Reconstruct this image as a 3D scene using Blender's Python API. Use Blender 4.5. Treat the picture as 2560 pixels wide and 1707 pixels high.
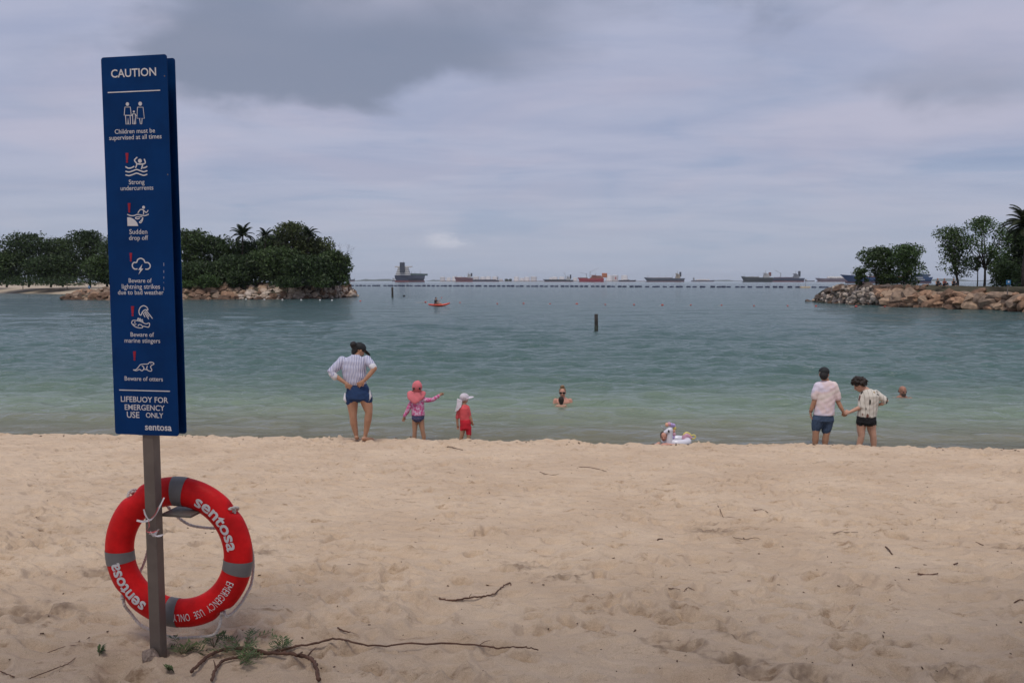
import bpy, math, random
import numpy as np
from mathutils import Vector, Matrix, Quaternion

for o in list(bpy.data.objects): bpy.data.objects.remove(o)
S = bpy.context.scene
COL = S.collection
R = math.radians
random.seed(7); rng = np.random.default_rng(7)

# ------------------------------------------------------------ camera
EYE = 2.9                                   # metres above the water
PITCH = math.atan(139 / 1829)
FS = 1990.7                                 # focal length in pixels of the 2560 px wide photograph
cam_d = bpy.data.cameras.new('camera'); cam = bpy.data.objects.new('camera', cam_d); COL.objects.link(cam)
cam_d.lens = 27.995; cam_d.sensor_width = 36; cam_d.clip_start = 0.05; cam_d.clip_end = 40000
cam.location = (0, 0, EYE); cam.rotation_euler = (math.pi / 2 - PITCH, 0, 0)
S.camera = cam

# ------------------------------------------------------------ sky (world), sun, exposure
SUN_EL, SUN_AZ = R(68), R(195)              # azimuth clockwise from +Y: behind the viewer, a little left
W = bpy.data.worlds.new('World'); S.world = W; W.use_nodes = True
nt = W.node_tree; nt.nodes.clear()
def N(tree, typ, **kw):
    n = tree.nodes.new(typ)
    for k, v in kw.items():
        if k.startswith('i_'):
            key = k[2:]; key = int(key) if key.isdigit() else key
            n.inputs[key].default_value = v
        else: setattr(n, k, v)
    return n
def L(tree, a, b): tree.links.new(a, b)
def math_n(tree, op, a, b=None, clamp=False):
    n = N(tree, 'ShaderNodeMath', operation=op, use_clamp=clamp)
    for i, v in enumerate((a, b)):
        if v is None: continue
        if isinstance(v, (int, float)): n.inputs[i].default_value = v
        else: L(tree, v, n.inputs[i])
    return n.outputs[0]
def ramp_n(tree, fac, stops, interp='EASE'):
    n = N(tree, 'ShaderNodeValToRGB'); n.color_ramp.interpolation = interp
    e = n.color_ramp.elements
    while len(e) < len(stops): e.new(0.5)
    for el, (p, c) in zip(e, stops):
        el.position = p; el.color = (*c, 1) if len(c) == 3 else c
    L(tree, fac, n.inputs[0]); return n.outputs[0]
def mix_n(tree, fac, a, b, typ='MIX'):
    n = N(tree, 'ShaderNodeMix', data_type='RGBA', blend_type=typ)
    for s, v in ((n.inputs[0], fac), (n.inputs[6], a), (n.inputs[7], b)):
        if isinstance(v, (int, float)): s.default_value = v
        elif isinstance(v, tuple): s.default_value = (*v, 1) if len(v) == 3 else v
        else: L(tree, v, s)
    return n.outputs[2]

sky = N(nt, 'ShaderNodeTexSky', sky_type='NISHITA', sun_disc=False, sun_elevation=SUN_EL, sun_rotation=SUN_AZ, air_density=1.3, dust_density=2.0)
bg_sky = N(nt, 'ShaderNodeBackground', i_Strength=0.085); L(nt, sky.outputs[0], bg_sky.inputs[0])
tc = N(nt, 'ShaderNodeTexCoord'); sep = N(nt, 'ShaderNodeSeparateXYZ'); L(nt, tc.outputs['Generated'], sep.inputs[0])
zz = math_n(nt, 'ADD', math_n(nt, 'MAXIMUM', sep.outputs[2], 0.0), 0.10)      # layer of cloud seen in perspective
cu = math_n(nt, 'DIVIDE', sep.outputs[0], zz); cv = math_n(nt, 'DIVIDE', sep.outputs[1], zz)
cp = N(nt, 'ShaderNodeCombineXYZ'); L(nt, cu, cp.inputs[0]); L(nt, cv, cp.inputs[1])
n1 = N(nt, 'ShaderNodeTexNoise', i_Scale=0.95, i_Detail=7.0, i_Roughness=0.5, i_Distortion=0.5); L(nt, cp.outputs[0], n1.inputs['Vector'])
n2 = N(nt, 'ShaderNodeTexNoise', i_Scale=1.5, i_Detail=7.0, i_Roughness=0.58, i_Distortion=0.25)
mp = N(nt, 'ShaderNodeMapping', i_Location=(3.1, 1.7, 0), i_Scale=(0.42, 0.95, 1)); L(nt, cp.outputs[0], mp.inputs[0]); L(nt, mp.outputs[0], n2.inputs['Vector'])
# thick rain-grey banks, billowy and soft, upper left of the view and fainter at right
n4 = N(nt, 'ShaderNodeTexNoise', i_Scale=7.0, i_Detail=9.0, i_Roughness=0.5, i_Distortion=0.3)
mp4 = N(nt, 'ShaderNodeMapping', i_Location=(4.3, 0.65, 0), i_Scale=(0.8, 0.8, 1.5)); L(nt, tc.outputs['Generated'], mp4.inputs[0]); L(nt, mp4.outputs[0], n4.inputs['Vector'])
fwd = math_n(nt, 'MAXIMUM', sep.outputs[1], 0.05); az = math_n(nt, 'DIVIDE', sep.outputs[0], fwd); ele = math_n(nt, 'DIVIDE', sep.outputs[2], fwd)
az = math_n(nt, 'ADD', az, math_n(nt, 'MULTIPLY', math_n(nt, 'SUBTRACT', n4.outputs[0], 0.5), 0.22)); ele = math_n(nt, 'ADD', ele, math_n(nt, 'MULTIPLY', math_n(nt, 'SUBTRACT', n4.outputs[0], 0.5), 0.16))
dens = None
for la, le, ra, re, wt in ((-.385, .27, .10, .055, .85), (-.30, .36, .22, .075, .75), (-.17, .262, .17, .042, 1.0), (-.03, .33, .14, .06, .55), (.12, .40, .22, .05, .5), (.60, .25, .18, .05, .42), (.42, .38, .25, .06, .45), (-.62, .21, .12, .03, .25), (0.0, .55, .7, .12, .6)):
    q1 = math_n(nt, 'DIVIDE', math_n(nt, 'SUBTRACT', az, la), ra); q2 = math_n(nt, 'DIVIDE', math_n(nt, 'SUBTRACT', ele, le), re)
    g_ = math_n(nt, 'MULTIPLY', math_n(nt, 'EXPONENT', math_n(nt, 'MULTIPLY', math_n(nt, 'ADD', math_n(nt, 'MULTIPLY', q1, q1), math_n(nt, 'MULTIPLY', q2, q2)), -1.0)), wt)
    dens = g_ if dens is None else math_n(nt, 'ADD', dens, g_)
dens = math_n(nt, 'MULTIPLY', dens, math_n(nt, 'GREATER_THAN', sep.outputs[1], 0.06))
lump = math_n(nt, 'ADD', dens, math_n(nt, 'MULTIPLY', math_n(nt, 'SUBTRACT', n4.outputs[0], 0.5), 1.25))
bank = ramp_n(nt, lump, [(0.12, (0, 0, 0)), (0.95, (1, 1, 1))])
soft = ramp_n(nt, n1.outputs[0], [(0.30, (0.32, 0.385, 0.55)), (0.46, (0.415, 0.445, 0.59)), (0.64, (0.46, 0.465, 0.595))])
streak = ramp_n(nt, n2.outputs[0], [(0.36, (0.88, 0.90, 0.94)), (0.62, (1.05, 1.03, 1.02))])
cc = mix_n(nt, 1.0, soft, streak, 'MULTIPLY')
cc = mix_n(nt, math_n(nt, 'MULTIPLY', bank, 0.82), cc, (0.205, 0.237, 0.325))
# towards the horizon the layer thins into bluish murk
el = ramp_n(nt, sep.outputs[2], [(0.0, (1, 1, 1)), (0.16, (0, 0, 0))])
cc = mix_n(nt, math_n(nt, 'MULTIPLY', el, 0.8), cc, (0.40, 0.455, 0.57))
# small fair-weather cumulus low over the sea
n3 = N(nt, 'ShaderNodeTexNoise', i_Scale=30.0, i_Detail=6.0, i_Roughness=0.6)
mp3 = N(nt, 'ShaderNodeMapping', i_Scale=(0.55, 0.55, 1.3)); L(nt, tc.outputs['Generated'], mp3.inputs[0]); L(nt, mp3.outputs[0], n3.inputs['Vector'])
a1 = math_n(nt, 'DIVIDE', math_n(nt, 'ADD', sep.outputs[0], 0.066), 0.062); a2 = math_n(nt, 'DIVIDE', math_n(nt, 'SUBTRACT', sep.outputs[2], 0.053), 0.017)
a3 = math_n(nt, 'ADD', math_n(nt, 'MULTIPLY', a1, a1), math_n(nt, 'MULTIPLY', a2, a2))
a3 = math_n(nt, 'ADD', a3, math_n(nt, 'LESS_THAN', sep.outputs[1], 0.0))
puff = math_n(nt, 'MULTIPLY', ramp_n(nt, a3, [(0.0, (1, 1, 1)), (1.0, (0, 0, 0))]), ramp_n(nt, n3.outputs[0], [(0.47, (0, 0, 0)), (0.66, (1, 1, 1))]))
cc = mix_n(nt, math_n(nt, 'MULTIPLY', puff, 0.55), cc, (0.66, 0.66, 0.74))
bg_c = N(nt, 'ShaderNodeBackground', i_Strength=0.75); L(nt, cc, bg_c.inputs[0])
mx = N(nt, 'ShaderNodeMixShader', i_0=0.93); L(nt, bg_sky.outputs[0], mx.inputs[1]); L(nt, bg_c.outputs[0], mx.inputs[2])
wo = N(nt, 'ShaderNodeOutputWorld'); L(nt, mx.outputs[0], wo.inputs[0])

sun_d = bpy.data.lights.new('sun', 'SUN'); sun = bpy.data.objects.new('sun', sun_d); COL.objects.link(sun)
sun_d.energy = 1.5; sun_d.angle = R(16); sun_d.color = (1.0, 0.95, 0.88)
sdir = Vector((math.sin(SUN_AZ) * math.cos(SUN_EL), math.cos(SUN_AZ) * math.cos(SUN_EL), math.sin(SUN_EL)))
sun.rotation_euler = sdir.to_track_quat('Z', 'Y').to_euler(); sun.location = (0, 0, 60)

vs = S.view_settings; vs.view_transform = 'Standard'; vs.look = 'None'; vs.exposure = 0.42; vs.gamma = 1.0; vs.use_curve_mapping = False
S.render.engine = 'CYCLES'; S.cycles.use_denoising = True; S.cycles.max_bounces = 6; S.cycles.transparent_max_bounces = 12
S.cycles.volume_bounces = 0

# ------------------------------------------------------------ helpers
def gp(px, py, z=0.0):
    """point of the photograph (2560 px wide) on the level z, in metres"""
    a = (px - 1280) / FS; b = (py - 853.5) / FS
    Y = math.cos(PITCH) - b * math.sin(PITCH); Zd = b * math.cos(PITCH) + math.sin(PITCH)
    t = (EYE - z) / Zd
    return Vector((a * t, Y * t, z))
def aty(px, py, Y):
    a = (px - 1280) / FS; b = (py - 853.5) / FS
    t = Y / (math.cos(PITCH) - b * math.sin(PITCH))
    return Vector((a * t, Y, EYE - (b * math.cos(PITCH) + math.sin(PITCH)) * t))

MATS = {}
def M(name, col, rough=0.6, var=0.15, vscale=4.0, bump=0.0, bscale=40.0, spec=0.35, metal=0.0, sss=0.0, coat=0.0, tint=0.0):
    if name in MATS: return MATS[name]
    m = bpy.data.materials.new(name); m.use_nodes = True; MATS[name] = m
    t = m.node_tree; b = t.nodes['Principled BSDF']
    b.inputs['Roughness'].default_value = rough; b.inputs['Specular IOR Level'].default_value = spec
    b.inputs['Metallic'].default_value = metal; b.inputs['Coat Weight'].default_value = coat
    if sss:
        b.inputs['Subsurface Weight'].default_value = sss; b.inputs['Subsurface Radius'].default_value = (0.01, 0.004, 0.002); b.inputs['Subsurface Scale'].default_value = 1.0
    co = N(t, 'ShaderNodeTexCoord')
    n = N(t, 'ShaderNodeTexNoise', i_Scale=vscale, i_Detail=6.0, i_Roughness=0.6); L(t, co.outputs['Object'], n.inputs['Vector'])
    f = N(t, 'ShaderNodeMapRange', i_1=0.3, i_2=0.7, i_3=1 - var, i_4=1 + var); L(t, n.outputs[0], f.inputs[0])
    v = f.outputs[0]
    if tint:
        at = N(t, 'ShaderNodeAttribute', attribute_name='tint'); f2 = N(t, 'ShaderNodeMapRange', i_3=1 - tint, i_4=1 + tint); L(t, at.outputs['Fac'], f2.inputs[0])
        v = math_n(t, 'MULTIPLY', v, f2.outputs[0])
    hsv = N(t, 'ShaderNodeHueSaturation', i_Color=(*col, 1)); L(t, v, hsv.inputs['Value']); L(t, hsv.outputs[0], b.inputs['Base Color'])
    if bump:
        n2 = N(t, 'ShaderNodeTexNoise', i_Scale=bscale, i_Detail=5.0); L(t, co.outputs['Object'], n2.inputs['Vector'])
        bp = N(t, 'ShaderNodeBump', i_Strength=bump, i_Distance=0.02); L(t, n2.outputs[0], bp.inputs['Height']); L(t, bp.outputs[0], b.inputs['Normal'])
    return m

def fan(pts):
    return list(range(len(pts)))
class MB:
    def __init__(s): s.v = []; s.f = []
    def add(s, v, f):
        o = len(s.v); s.v += [tuple(p) for p in v]; s.f += [tuple(i + o for i in q) for q in f]; return s
    def box(s, c, d, rz=0.0, rx=0.0, ry=0.0):
        m = Matrix.Rotation(rz, 3, 'Z') @ Matrix.Rotation(ry, 3, 'Y') @ Matrix.Rotation(rx, 3, 'X')
        v = [Vector(c) + m @ Vector((x * d[0] / 2, y * d[1] / 2, z * d[2] / 2)) for x in (-1, 1) for y in (-1, 1) for z in (-1, 1)]
        return s.add(v, [(0, 1, 3, 2), (4, 6, 7, 5), (0, 4, 5, 1), (2, 3, 7, 6), (0, 2, 6, 4), (1, 5, 7, 3)])
    def rings(s, rr, cap=True):
        n = len(rr[0]); v = [p for r in rr for p in r]; f = []
        for i in range(len(rr) - 1):
            for j in range(n):
                a = i * n + j; b = i * n + (j + 1) % n; f.append((a, b, b + n, a + n))
        if cap: f += [tuple(range(n))[::-1], tuple(range((len(rr) - 1) * n, len(rr) * n))]
        return s.add(v, f)
    def loft(s, secs, n=20, cap=True):
        """horizontal ellipses: (x, y, z, rx, ry)"""
        rr = [[(x + rx * math.cos(2 * math.pi * j / n), y + ry * math.sin(2 * math.pi * j / n), z) for j in range(n)] for x, y, z, rx, ry in secs]
        return s.rings(rr, cap)
    def tube(s, pts, rad, n=8, cap=True, closed=False, flat=None):
        pts = [Vector(p) for p in pts]; k = len(pts)
        if not hasattr(rad, '__len__'): rad = [rad] * k
        up = None; rr = []
        for i in range(k):
            if closed: d = pts[(i + 1) % k] - pts[i - 1]
            else: d = pts[min(i + 1, k - 1)] - pts[max(i - 1, 0)]
            d = d.normalized() if d.length > 1e-9 else Vector((0, 0, 1))
            if up is None:
                up = Vector((0, 0, 1)) if abs(d.z) < 0.9 else Vector((0, 1, 0))
            u = d.cross(up)
            u = u.normalized() if u.length > 1e-6 else d.orthogonal().normalized()
            w = u.cross(d).normalized(); up = w
            rr.append([pts[i] + rad[i] * (u * math.cos(2 * math.pi * j / n) + w * math.sin(2 * math.pi * j / n)) for j in range(n)])
        if closed:
            nn = n; v = [p for r in rr for p in r]; f = []
            for i in range(k):
                for j in range(nn):
                    a = i * nn + j; b = i * nn + (j + 1) % nn; c = ((i + 1) % k) * nn
                    f.append((a, b, c + (j + 1) % nn, c + j))
            return s.add(v, f)
        return s.rings(rr, cap)
    def limb(s, pts, rad, n=12):
        """round-ended tapering limb through joints"""
        pts = [Vector(p) for p in pts]
        d0 = (pts[0] - pts[1]).normalized(); d1 = (pts[-1] - pts[-2]).normalized()
        P = [pts[0] + d0 * rad[0] * 0.9, pts[0] + d0 * rad[0] * 0.55] + pts + [pts[-1] + d1 * rad[-1] * 0.55, pts[-1] + d1 * rad[-1] * 0.9]
        Q = [rad[0] * 0.35, rad[0] * 0.82] + list(rad) + [rad[-1] * 0.82, rad[-1] * 0.35]
        return s.tube(P, Q, n)
    def ball(s, c, r, nu=14, nv=10, rot=None):
        if not hasattr(r, '__len__'): r = (r, r, r)
        rr = []
        for i in range(nv + 1):
            th = math.pi * (0.03 + 0.94 * i / nv); ring = []
            for j in range(nu):
                ph = 2 * math.pi * j / nu
                p = Vector((r[0] * math.sin(th) * math.cos(ph), r[1] * math.sin(th) * math.sin(ph), -r[2] * math.cos(th)))
                if rot is not None: p = rot @ p
                ring.append(Vector(c) + p)
            rr.append(ring)
        return s.rings(rr)
    def poly(s, pts, thick=None):
        """flat polygon (list of 3d points), optionally with the extrusion vector `thick`"""
        n = len(pts)
        if thick is None: return s.add(pts, [tuple(range(n))])
        t = Vector(thick)
        v = [Vector(p) for p in pts] + [Vector(p) + t for p in pts]
        return s.add(v, [tuple(range(n))[::-1], tuple(range(n, 2 * n))] + [(i, (i + 1) % n, n + (i + 1) % n, n + i) for i in range(n)])
    def mesh(s, name='m'):
        me = bpy.data.meshes.new(name); me.from_pydata([tuple(p) for p in s.v], [], s.f); me.update(); return me
    def build(s, name, mat, parent=None, smooth=False, bevel=0.0):
        me = s.mesh(name)
        if smooth:
            me.polygons.foreach_set('use_smooth', [True] * len(me.polygons))
        return mk(name, me, mat, parent, bevel)
def mk(name, me, mat, parent=None, bevel=0.0):
    o = bpy.data.objects.new(name, me); COL.objects.link(o)
    if mat is not None and not me.materials: me.materials.append(mat)
    if parent is not None: o.parent = parent
    if bevel:
        b = o.modifiers.new('bevel', 'BEVEL'); b.width = bevel; b.segments = 2; b.limit_method = 'ANGLE'
    return o
def tag(o, label=None, cat=None, group=None, kind=None):
    if label: o['label'] = label
    if cat: o['category'] = cat
    if group: o['group'] = group
    if kind: o['kind'] = kind
    return o
def thing(name, label, cat, loc=(0, 0, 0), rz=0.0, group=None):
    o = bpy.data.objects.new(name, None); COL.objects.link(o); o.location = loc; o.rotation_euler = (0, 0, rz)
    o.empty_display_size = 0.2
    return tag(o, label, cat, group)
def fused(mb, name, mat, parent, voxel=0.008, noise=0.0, nscale=8.0, smooth_it=2):
    """one continuous skin over all the shells in mb"""
    me = mb.mesh(name); o = bpy.data.objects.new(name + '_tmp', me); COL.objects.link(o)
    md = o.modifiers.new('r', 'REMESH'); md.mode = 'VOXEL'; md.voxel_size = voxel; md.use_smooth_shade = True
    if smooth_it:
        sm = o.modifiers.new('s', 'SMOOTH'); sm.iterations = smooth_it; sm.factor = 0.5
    dg = bpy.context.evaluated_depsgraph_get(); dg.update()
    m2 = bpy.data.meshes.new_from_object(o.evaluated_get(dg)); bpy.data.objects.remove(o)
    m2.name = name
    m2.materials.clear()
    if noise:
        co = np.empty(len(m2.vertices) * 3, np.float32); m2.vertices.foreach_get('co', co); co = co.reshape(-1, 3)
        no = np.empty(len(m2.vertices) * 3, np.float32); m2.vertices.foreach_get('normal', no); no = no.reshape(-1, 3)
        h = sum(np.sin(co @ (rng.normal(size=3) * nscale * (1 + k * 0.5)) + k * 2.1) for k in range(5)) / 5
        co = co + no * (h * noise)[:, None]; m2.vertices.foreach_set('co', co.ravel()); m2.update()
    m2.polygons.foreach_set('use_smooth', [True] * len(m2.polygons))
    return mk(name, m2, mat, parent)

# value noise for terrain
_P = rng.random((256, 256)).astype(np.float32)
def vnoise(x, y):
    xi = np.floor(x).astype(int); yi = np.floor(y).astype(int); fx = x - xi; fy = y - yi
    fx = fx * fx * (3 - 2 * fx); fy = fy * fy * (3 - 2 * fy)
    a = _P[yi & 255, xi & 255]; b = _P[yi & 255, (xi + 1) & 255]; c = _P[(yi + 1) & 255, xi & 255]; d = _P[(yi + 1) & 255, (xi + 1) & 255]
    return (a * (1 - fx) + b * fx) * (1 - fy) + (c * (1 - fx) + d * fx) * fy - 0.5
def grid_mesh(name, X, Y, Z):
    nr, nc = X.shape
    me = bpy.data.meshes.new(name); me.vertices.add(nr * nc)
    me.vertices.foreach_set('co', np.stack([X, Y, Z], -1).astype(np.float32).ravel())
    i = np.arange(nr * nc).reshape(nr, nc)
    q = np.stack([i[:-1, :-1], i[:-1, 1:], i[1:, 1:], i[1:, :-1]], -1).reshape(-1, 4)
    me.loops.add(q.size); me.loops.foreach_set('vertex_index', q.ravel().astype(np.int32))
    me.polygons.add(len(q)); me.polygons.foreach_set('loop_start', np.arange(0, q.size, 4, dtype=np.int32))
    me.polygons.foreach_set('use_smooth', np.ones(len(q), bool)); me.update(calc_edges=True); return me

# ------------------------------------------------------------ beach
def crest(x): return 13.05 - 0.073 * x                     # line of the sand lip above the water
_PX = np.array([-60, -12, -9.6, -4, -1, -0.25, 0, 0.25, 0.7, 1.5, 3, 8, 20, 60.])
_PZ = np.array([1.35, 1.26, 1.20, 0.66, 0.345, 0.27, 0.245, 0.17, -0.03, -0.2, -0.45, -1.0, -2.2, -5.])
def beach_z(x, y):
    s = y - crest(x) + 0.10 * vnoise(x * 1.3, x * 0 + 3.3) * 2 + 0.12 * vnoise(x * 4.1, x * 0 + 9.1)
    return np.interp(s, _PX, _PZ)
def sand_height(x, y):
    x = np.asarray(x, float); y = np.asarray(y, float)
    s = y - crest(x)
    fade = np.interp(s, [-13, -11, 0.1, 0.8], [0.3, 1, 1, 0.05])
    h = beach_z(x, y)
    wx = x + 0.5 * vnoise(x * 0.9, y * 0.9); wy = y + 0.5 * vnoise(x * 0.9 + 40, y * 0.9)
    h = h + fade * (0.030 * vnoise(wx * 0.8, wy * 1.1) + 0.014 * vnoise(wx * 2.3 + 7, wy * 3.0))
    rid = 1 - np.abs(2 * vnoise(wx * 3.1 + 11, wy * 6.5 + 5)) * 2
    h = h + fade * 0.016 * np.clip(rid, 0, 1) ** 2
    h = h + fade * (0.026 * vnoise(wx * 5.0 + 3, wy * 11.0) + 0.020 * vnoise(wx * 10, wy * 22 + 2) + 0.008 * vnoise(wx * 23, wy * 41 + 2))
    return h
rows = np.concatenate([np.linspace(-60, 2.3, 26)[:-1], 2.3 + (14.6 - 2.3) * np.linspace(0, 1, 680) ** 1.25, np.linspace(14.8, 60, 40)])
core = np.linspace(-1, 1, 640); ext = np.array([1.06, 1.2, 1.5, 2.2, 4, 8.0])
uu = np.concatenate([-ext[::-1], core, ext])
half = np.clip(0.70 * rows + 0.5, 2.2, 12)
X = uu[None, :] * half[:, None]; big = np.abs(uu) > 1
X[:, big] = (np.sign(uu[big]) * (half[:, None] + (np.abs(uu[big]) - 1) * 12)); Yg = np.repeat(rows[:, None], len(uu), 1)
Z = sand_height(X, Yg)
dark = np.zeros_like(Z)
pits = []
prng = np.random.default_rng(21)
for k in range(950):                                          # trodden dents and footprints
    y = 3.0 + 9.8 * prng.random() ** 0.9; x = (prng.random() * 2 - 1) * (0.68 * y + 0.3)
    pits.append((x, y, 0.035 + 0.075 * prng.random() ** 2, 0.045 + 0.1 * prng.random(), prng.normal() * 0.9, 0.010 + 0.040 * prng.random() ** 2.5))
for k in range(240):                                          # churned lip of the beach
    x = (prng.random() * 2 - 1) * 9.5; y = crest(x) - 0.05 - 1.1 * prng.random() ** 1.6
    pits.append((x, y, 0.04 + 0.06 * prng.random(), 0.06 + 0.12 * prng.random(), prng.normal() * 0.6, (0.02 + 0.04 * prng.random()) * (1 if prng.random() < .6 else -0.35)))
for px, py, w, d in ((1860 + 385, 1340, .075, .05), (1660 + 1765 / 2.583, 1100 + 492 / 2.583, .08, .05), (1660 + 1215 / 2.583, 1100 + 720 / 2.583, .09, .055), (1660 + 1340 / 2.583, 1100 + 740 / 2.583, .08, .035),
                     (1660 + 60 / 2.583, 1100 + 1340 / 2.583, .12, .05), (1660 + 470 / 2.583, 1100 + 1430 / 2.583, .1, .055), (1660 + 450 / 2.583, 1100 + 1240 / 2.583, .1, .04), (1660 + 920 / 2.583, 1690, .1, .05),
                     (1660 + 1545 / 2.583, 1100 + 1330 / 2.583, .07, .04), (1660 + 2040 / 2.583, 1100 + 1010 / 2.583, .1, .03), (1000 + 2085 / 2.613, 1100 + 530 / 2.613, .07, .045), (1000 + 2040 / 2.613, 1100 + 1030 / 2.613, .1, .035),
                     (2380, 1360, .09, .04), (2480, 1275, .1, .04), (2530, 1365, .1, .04), (1720, 1625, .09, .045)):
    g = gp(px, py, 0.9)
    for _ in range(4): g = gp(px, py, float(np.interp(g.y - crest(g.x), _PX, _PZ)))
    pits.append((g.x, g.y, w * 0.6, w * 1.0, 0.5, d * 0.42))
for k in range(1500):                                         # small sharp scuffs
    y = 3.0 + 10.0 * prng.random() ** 0.85; x = (prng.random() * 2 - 1) * (0.68 * y + 0.3); w = 0.014 + 0.03 * prng.random() ** 1.6
    pits.append((x, y, w, w * (1.4 + 2.2 * prng.random()), prng.normal() * 0.45, w * (0.35 + 0.45 * prng.random())))
clx, cly = 0.0, 5.0
for k in range(700):                                          # and trampled clusters of them
    if k % 14 == 0: cly = 3.2 + 9.6 * prng.random(); clx = (prng.random() * 2 - 1) * 0.66 * cly
    w = 0.015 + 0.035 * prng.random() ** 1.5
    pits.append((clx + prng.normal() * 0.22, cly + prng.normal() * 0.13, w, w * (1.2 + 1.5 * prng.random()), prng.normal() * 0.7, w * (0.45 + 0.5 * prng.random())))
DIG = []
for px, py, sz in ((1660 + 60 / 2.583, 1100 + 1330 / 2.583, .13), (1660 + 475 / 2.583, 1100 + 1430 / 2.583, .12), (1660 + 470 / 2.583, 1100 + 1250 / 2.583, .10), (1660 + 920 / 2.583, 1692, .12), (1660 + 1545 / 2.583, 1100 + 1330 / 2.583, .08), (1660 + 1850 / 2.583, 1100 + 1500 / 2.583, .10), (1660 + 2250 / 2.583, 1100 + 690 / 2.583, .12), (2245, 1341, .07), (2343, 1291, .06), (1660 + 330 / 2.583, 1100 + 580 / 2.583, .16), (1000 + 2085 / 2.613, 1100 + 532 / 2.613, .08), (1000 + 790 / 2.613, 1100 + 820 / 2.613, .14), (830, 1100 + 8, .22), (1000 + 1060 / 2.613, 1445, .12), (300, 1430, .2), (430, 1330, .1), (90, 1530, .2), (650, 1380, .12)):
    g = gp(px, py, 0.9)
    for _ in range(5): g = gp(px, py, float(np.interp(g.y - crest(g.x), _PX, _PZ)))
    DIG.append((g.x, g.y, sz))
    for _ in range(4): pits.append((g.x + prng.normal() * sz * .4, g.y + prng.normal() * sz * .4, .018 + .02 * prng.random(), .03 + .03 * prng.random(), prng.random() * 3, .010 + .010 * prng.random()))
for x, y, a, b, r, dep in pits:
    i0, i1 = np.searchsorted(rows, [y - 0.6, y + 0.6]); 
    if i1 <= i0: continue
    dx = X[i0:i1] - x; dy = Yg[i0:i1] - y; c, s_ = math.cos(r), math.sin(r)
    u = (dx * c + dy * s_) / b; v = (-dx * s_ + dy * c) / a
    q = u * u + v * v
    Z[i0:i1] += dep * (0.4 * np.exp(-(np.sqrt(q) - 1.4) ** 2 / 0.12) - np.exp(-q ** 2.5))
damp = np.zeros_like(Z)
for x, y, sz in DIG:                                          # damp sand thrown up where people dug
    i0, i1 = np.searchsorted(rows, [y - 0.8, y + 0.8]); q = np.hypot((X[i0:i1] - x) / (sz * 1.3), (Yg[i0:i1] - y) / sz) + 1.3 * vnoise(X[i0:i1] * 22, Yg[i0:i1] * 30) + 0.8 * vnoise(X[i0:i1] * 60, Yg[i0:i1] * 60)
    m_ = np.clip(0.95 - q, 0, 1); damp[i0:i1] = np.maximum(damp[i0:i1], m_); Z[i0:i1] += m_ * 0.012 * (vnoise(X[i0:i1] * 50, Yg[i0:i1] * 50) * 2)
SANDROWS = rows
def sand_at(x, y):
    """height of the finished sand surface"""
    i = int(np.clip(np.searchsorted(rows, y), 1, len(rows) - 1)); t = (y - rows[i - 1]) / (rows[i] - rows[i - 1])
    return float((1 - t) * np.interp(x, X[i - 1], Z[i - 1]) + t * np.interp(x, X[i], Z[i]))
def _blur(a, n):
    k = np.ones(2 * n + 1) / (2 * n + 1)
    p = np.pad(a, ((n, n), (n, n)), 'edge'); p = np.apply_along_axis(lambda r: np.convolve(r, k, 'valid'), 0, p); return np.apply_along_axis(lambda r: np.convolve(r, k, 'valid'), 1, p)
ZB = _blur(Z, 9)
def sand_smooth(x, y):
    i = int(np.clip(np.searchsorted(rows, y), 1, len(rows) - 1)); t = (y - rows[i - 1]) / (rows[i] - rows[i - 1])
    return float((1 - t) * np.interp(x, X[i - 1], ZB[i - 1]) + t * np.interp(x, X[i], ZB[i]))
def on_smooth(px, py):
    z = 1.0
    for _ in range(14):
        g = gp(px, py, z); z = 0.5 * z + 0.5 * sand_smooth(g.x, g.y)
    return gp(px, py, z)
def on_sand(px, py):
    z = 1.0
    for _ in range(12):
        g = gp(px, py, z); z = 0.5 * z + 0.5 * sand_at(g.x, g.y)
    g = gp(px, py, z); g.z = sand_at(g.x, g.y); return g
ms = bpy.data.materials.new('sand'); ms.use_nodes = True; t = ms.node_tree; b = t.nodes['Principled BSDF']
co = N(t, 'ShaderNodeTexCoord')
na = N(t, 'ShaderNodeTexNoise', i_Scale=0.9, i_Detail=8.0, i_Roughness=0.62); L(t, co.outputs['Object'], na.inputs['Vector'])
c1 = ramp_n(t, na.outputs[0], [(0.3, (0.565, 0.422, 0.298)), (0.7, (0.665, 0.514, 0.372))])
ng = N(t, 'ShaderNodeTexNoise', i_Scale=420.0, i_Detail=2.0); L(t, co.outputs['Object'], ng.inputs['Vector'])
c2 = mix_n(t, 1.0, c1, ramp_n(t, ng.outputs[0], [(0.33, (0.72, 0.70, 0.68)), (0.52, (1, 1, 1)), (0.72, (1.1, 1.1, 1.1))]), 'MULTIPLY')
nd = N(t, 'ShaderNodeTexNoise', i_Scale=7.0, i_Detail=7.0, i_Roughness=0.72); mpd = N(t, 'ShaderNodeMapping', i_Scale=(0.8, 1.6, 1)); L(t, co.outputs['Object'], mpd.inputs[0]); L(t, mpd.outputs[0], nd.inputs['Vector'])
c2 = mix_n(t, 1.0, c2, ramp_n(t, nd.outputs[0], [(0.30, (0.62, 0.56, 0.50)), (0.44, (1, 1, 1))]), 'MULTIPLY')
spx = N(t, 'ShaderNodeSeparateXYZ'); L(t, co.outputs['Object'], spx.inputs[0])
wet = N(t, 'ShaderNodeMapRange', i_1=0.16, i_2=0.05); L(t, spx.outputs[2], wet.inputs[0])         # soaked below the lip
c3 = mix_n(t, wet.outputs[0], c2, mix_n(t, 1.0, c2, (0.66, 0.64, 0.62), 'MULTIPLY'))
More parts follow.
